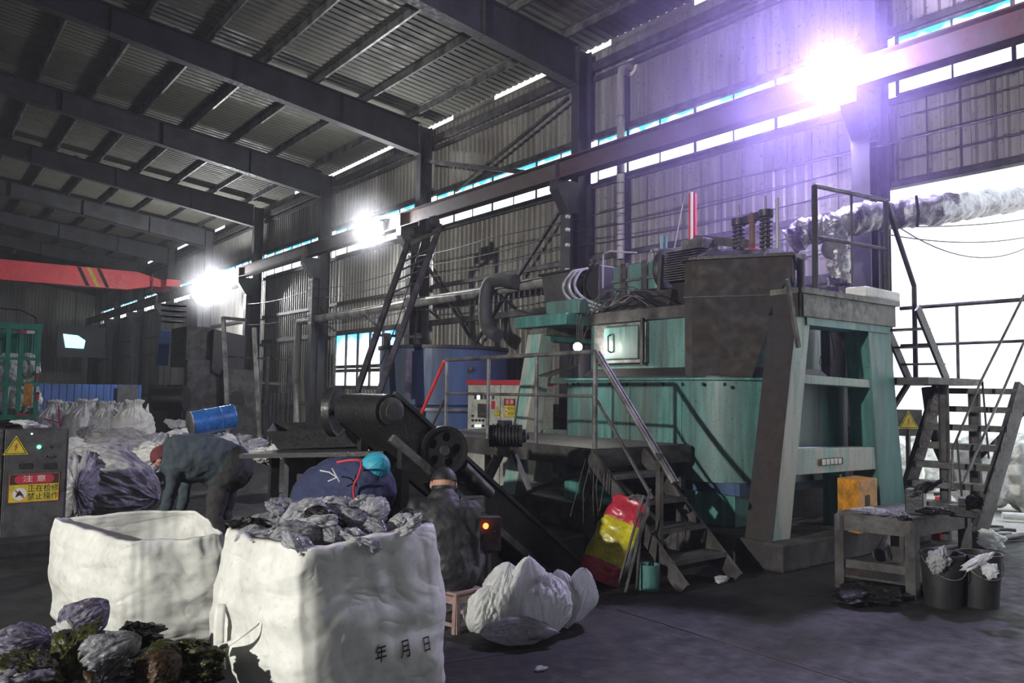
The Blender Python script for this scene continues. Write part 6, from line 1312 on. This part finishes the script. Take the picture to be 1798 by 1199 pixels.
# bending worker at the left with maroon cap
pel = dep(8.3, 398, 822); ch = dep(8.1, 322, 803); hd = dep(8.0, 286, 800)
J = dict(root=(pel.x, pel.y, 0), pelvis=pel, waist=pel.lerp(ch, .4)+Z*.05, chest=ch, neck=ch.lerp(hd, .6)-Z*.01, head=hd-Z*.03, crown=hd-R2_*.03+Z*.03, face=-R2_*.5-Z*.8,
         sh_l=ch+F2*.16-Z*.02, el_l=ch+F2*.17-Z*.30-R2_*.04, wr_l=ch+F2*.14-Z*.54-R2_*.06, sh_r=ch-F2*.15-Z*.03, el_r=ch-F2*.17-Z*.30-R2_*.04, wr_r=ch-F2*.14-Z*.54-R2_*.10,
         hip_l=pel+F2*.10-Z*.03, kn_l=pel+F2*.12-Z*.46-R2_*.06, an_l=V((pel.x, pel.y, .08))+F2*.12+R2_*.02, toe_l=V((pel.x, pel.y, .05))+F2*.12-R2_*.14, hip_r=pel-F2*.10-Z*.03, kn_r=pel-F2*.14-Z*.46-R2_*.06, an_r=V((pel.x, pel.y, .08))-F2*.16+R2_*.02, toe_r=V((pel.x, pel.y, .05))-F2*.16-R2_*.14)
worker('person in a slate jacket and maroon knitted cap bending down, leftmost of the three workers', J, 'slate', 'trous', ('knitted_cap', 'maroon', .108, -.1, .05), None, dict(hem=.26, waist=.25, mid=.255, chest=.24, seat=.27))
# ================================================================= SMOKE, DUST AND LAMP GLARE IN THE AIR
def volume(name, col, dens, noise_scale=None, centre=None, falloff=None, plume=None):
    m = bpy.data.materials.new(name); m.use_nodes = True; N = m.node_tree.nodes; L = m.node_tree.links; N.clear()
    out = N.new('ShaderNodeOutputMaterial'); vs = N.new('ShaderNodeVolumeScatter'); vs.inputs['Color'].default_value = (*col, 1); vs.inputs['Anisotropy'].default_value = .2
    vs.inputs['Density'].default_value = dens
    if centre is not None:
        geo = N.new('ShaderNodeNewGeometry'); d = N.new('ShaderNodeVectorMath'); d.operation = 'DISTANCE'; L.new(geo.outputs['Position'], d.inputs[0]); d.inputs[1].default_value = centre
        mr = N.new('ShaderNodeMapRange'); L.new(d.outputs['Value'], mr.inputs[0]); mr.inputs[1].default_value = falloff[0]; mr.inputs[2].default_value = falloff[1]; mr.inputs[3].default_value = 1; mr.inputs[4].default_value = 0
        mr.interpolation_type = 'SMOOTHERSTEP'
        nz = N.new('ShaderNodeTexNoise'); nz.inputs['Scale'].default_value = noise_scale; nz.inputs['Detail'].default_value = 4; L.new(geo.outputs['Position'], nz.inputs['Vector'])
        nr = N.new('ShaderNodeMapRange'); L.new(nz.outputs['Fac'], nr.inputs[0]); nr.inputs[1].default_value = .38; nr.inputs[2].default_value = .62; nr.inputs[3].default_value = .35; nr.inputs[4].default_value = 1.3
        a = N.new('ShaderNodeMath'); a.operation = 'MULTIPLY'; L.new(mr.outputs[0], a.inputs[0]); L.new(nr.outputs[0], a.inputs[1])
        c = N.new('ShaderNodeMath'); c.operation = 'MULTIPLY'; L.new(a.outputs[0], c.inputs[0]); c.inputs[1].default_value = dens; L.new(c.outputs[0], vs.inputs['Density'])
    L.new(vs.outputs[0], out.inputs['Volume']); return m
def ball(c, r, n=20, sc=(1, 1, 1)):
    b = MB(); b.grid(n*2, n, lambda u, v: V(c)+V((math.cos(2*math.pi*u)*math.cos(math.pi*(v-.5)*.999)*sc[0], math.sin(2*math.pi*u)*math.cos(math.pi*(v-.5)*.999)*sc[1], math.sin(math.pi*(v-.5)*.999)*sc[2]))*r, wrap=True); return b
b = MB(); b.span((-13.9, -8.5, .01), (10.8, 59.5, 11.4)); tag(b.build('dust_haze', volume('dust_haze', (.9, .92, 1.0), .0016)), 'thin dusty haze filling the air of the hall', 'haze', kind='stuff')
b = ball((8.4, 5.9, 5.0), 3.4, sc=(.7, 1.25, 1)); tag(b.build('smoke_bloom', volume('smoke_bloom', (.62, .50, 1.0), .070, 1.3, (9.0, 6.1, 5.3), (.0, 3.9))), 'violet smoke rising from the kettle top, doubling as the bloom of the brightest floodlight', 'smoke', kind='stuff')  # real smoke; its violet tint and density also stand in for lens bloom

for loc, lb in (((9.3, 18.4, 5.9), 'added haze ball imitating the glare around the middle floodlight'), ((9.3, 30.9, 5.5), 'added haze ball imitating the glare around the farthest floodlight')):
    k = 1.4 if loc[1] < 25 else 1.9
    b = ball(loc, k, 16); tag(b.build('lamp_glare_halo', volume('lamp_glare_halo', (.95, .95, 1.0), .09, 1.3, loc, (.0, k))), lb, 'haze', kind='stuff')  # scattering ball added only to draw the lamp's glare halo
for o in bpy.data.objects:
    if '_o' in o: del o['_o']
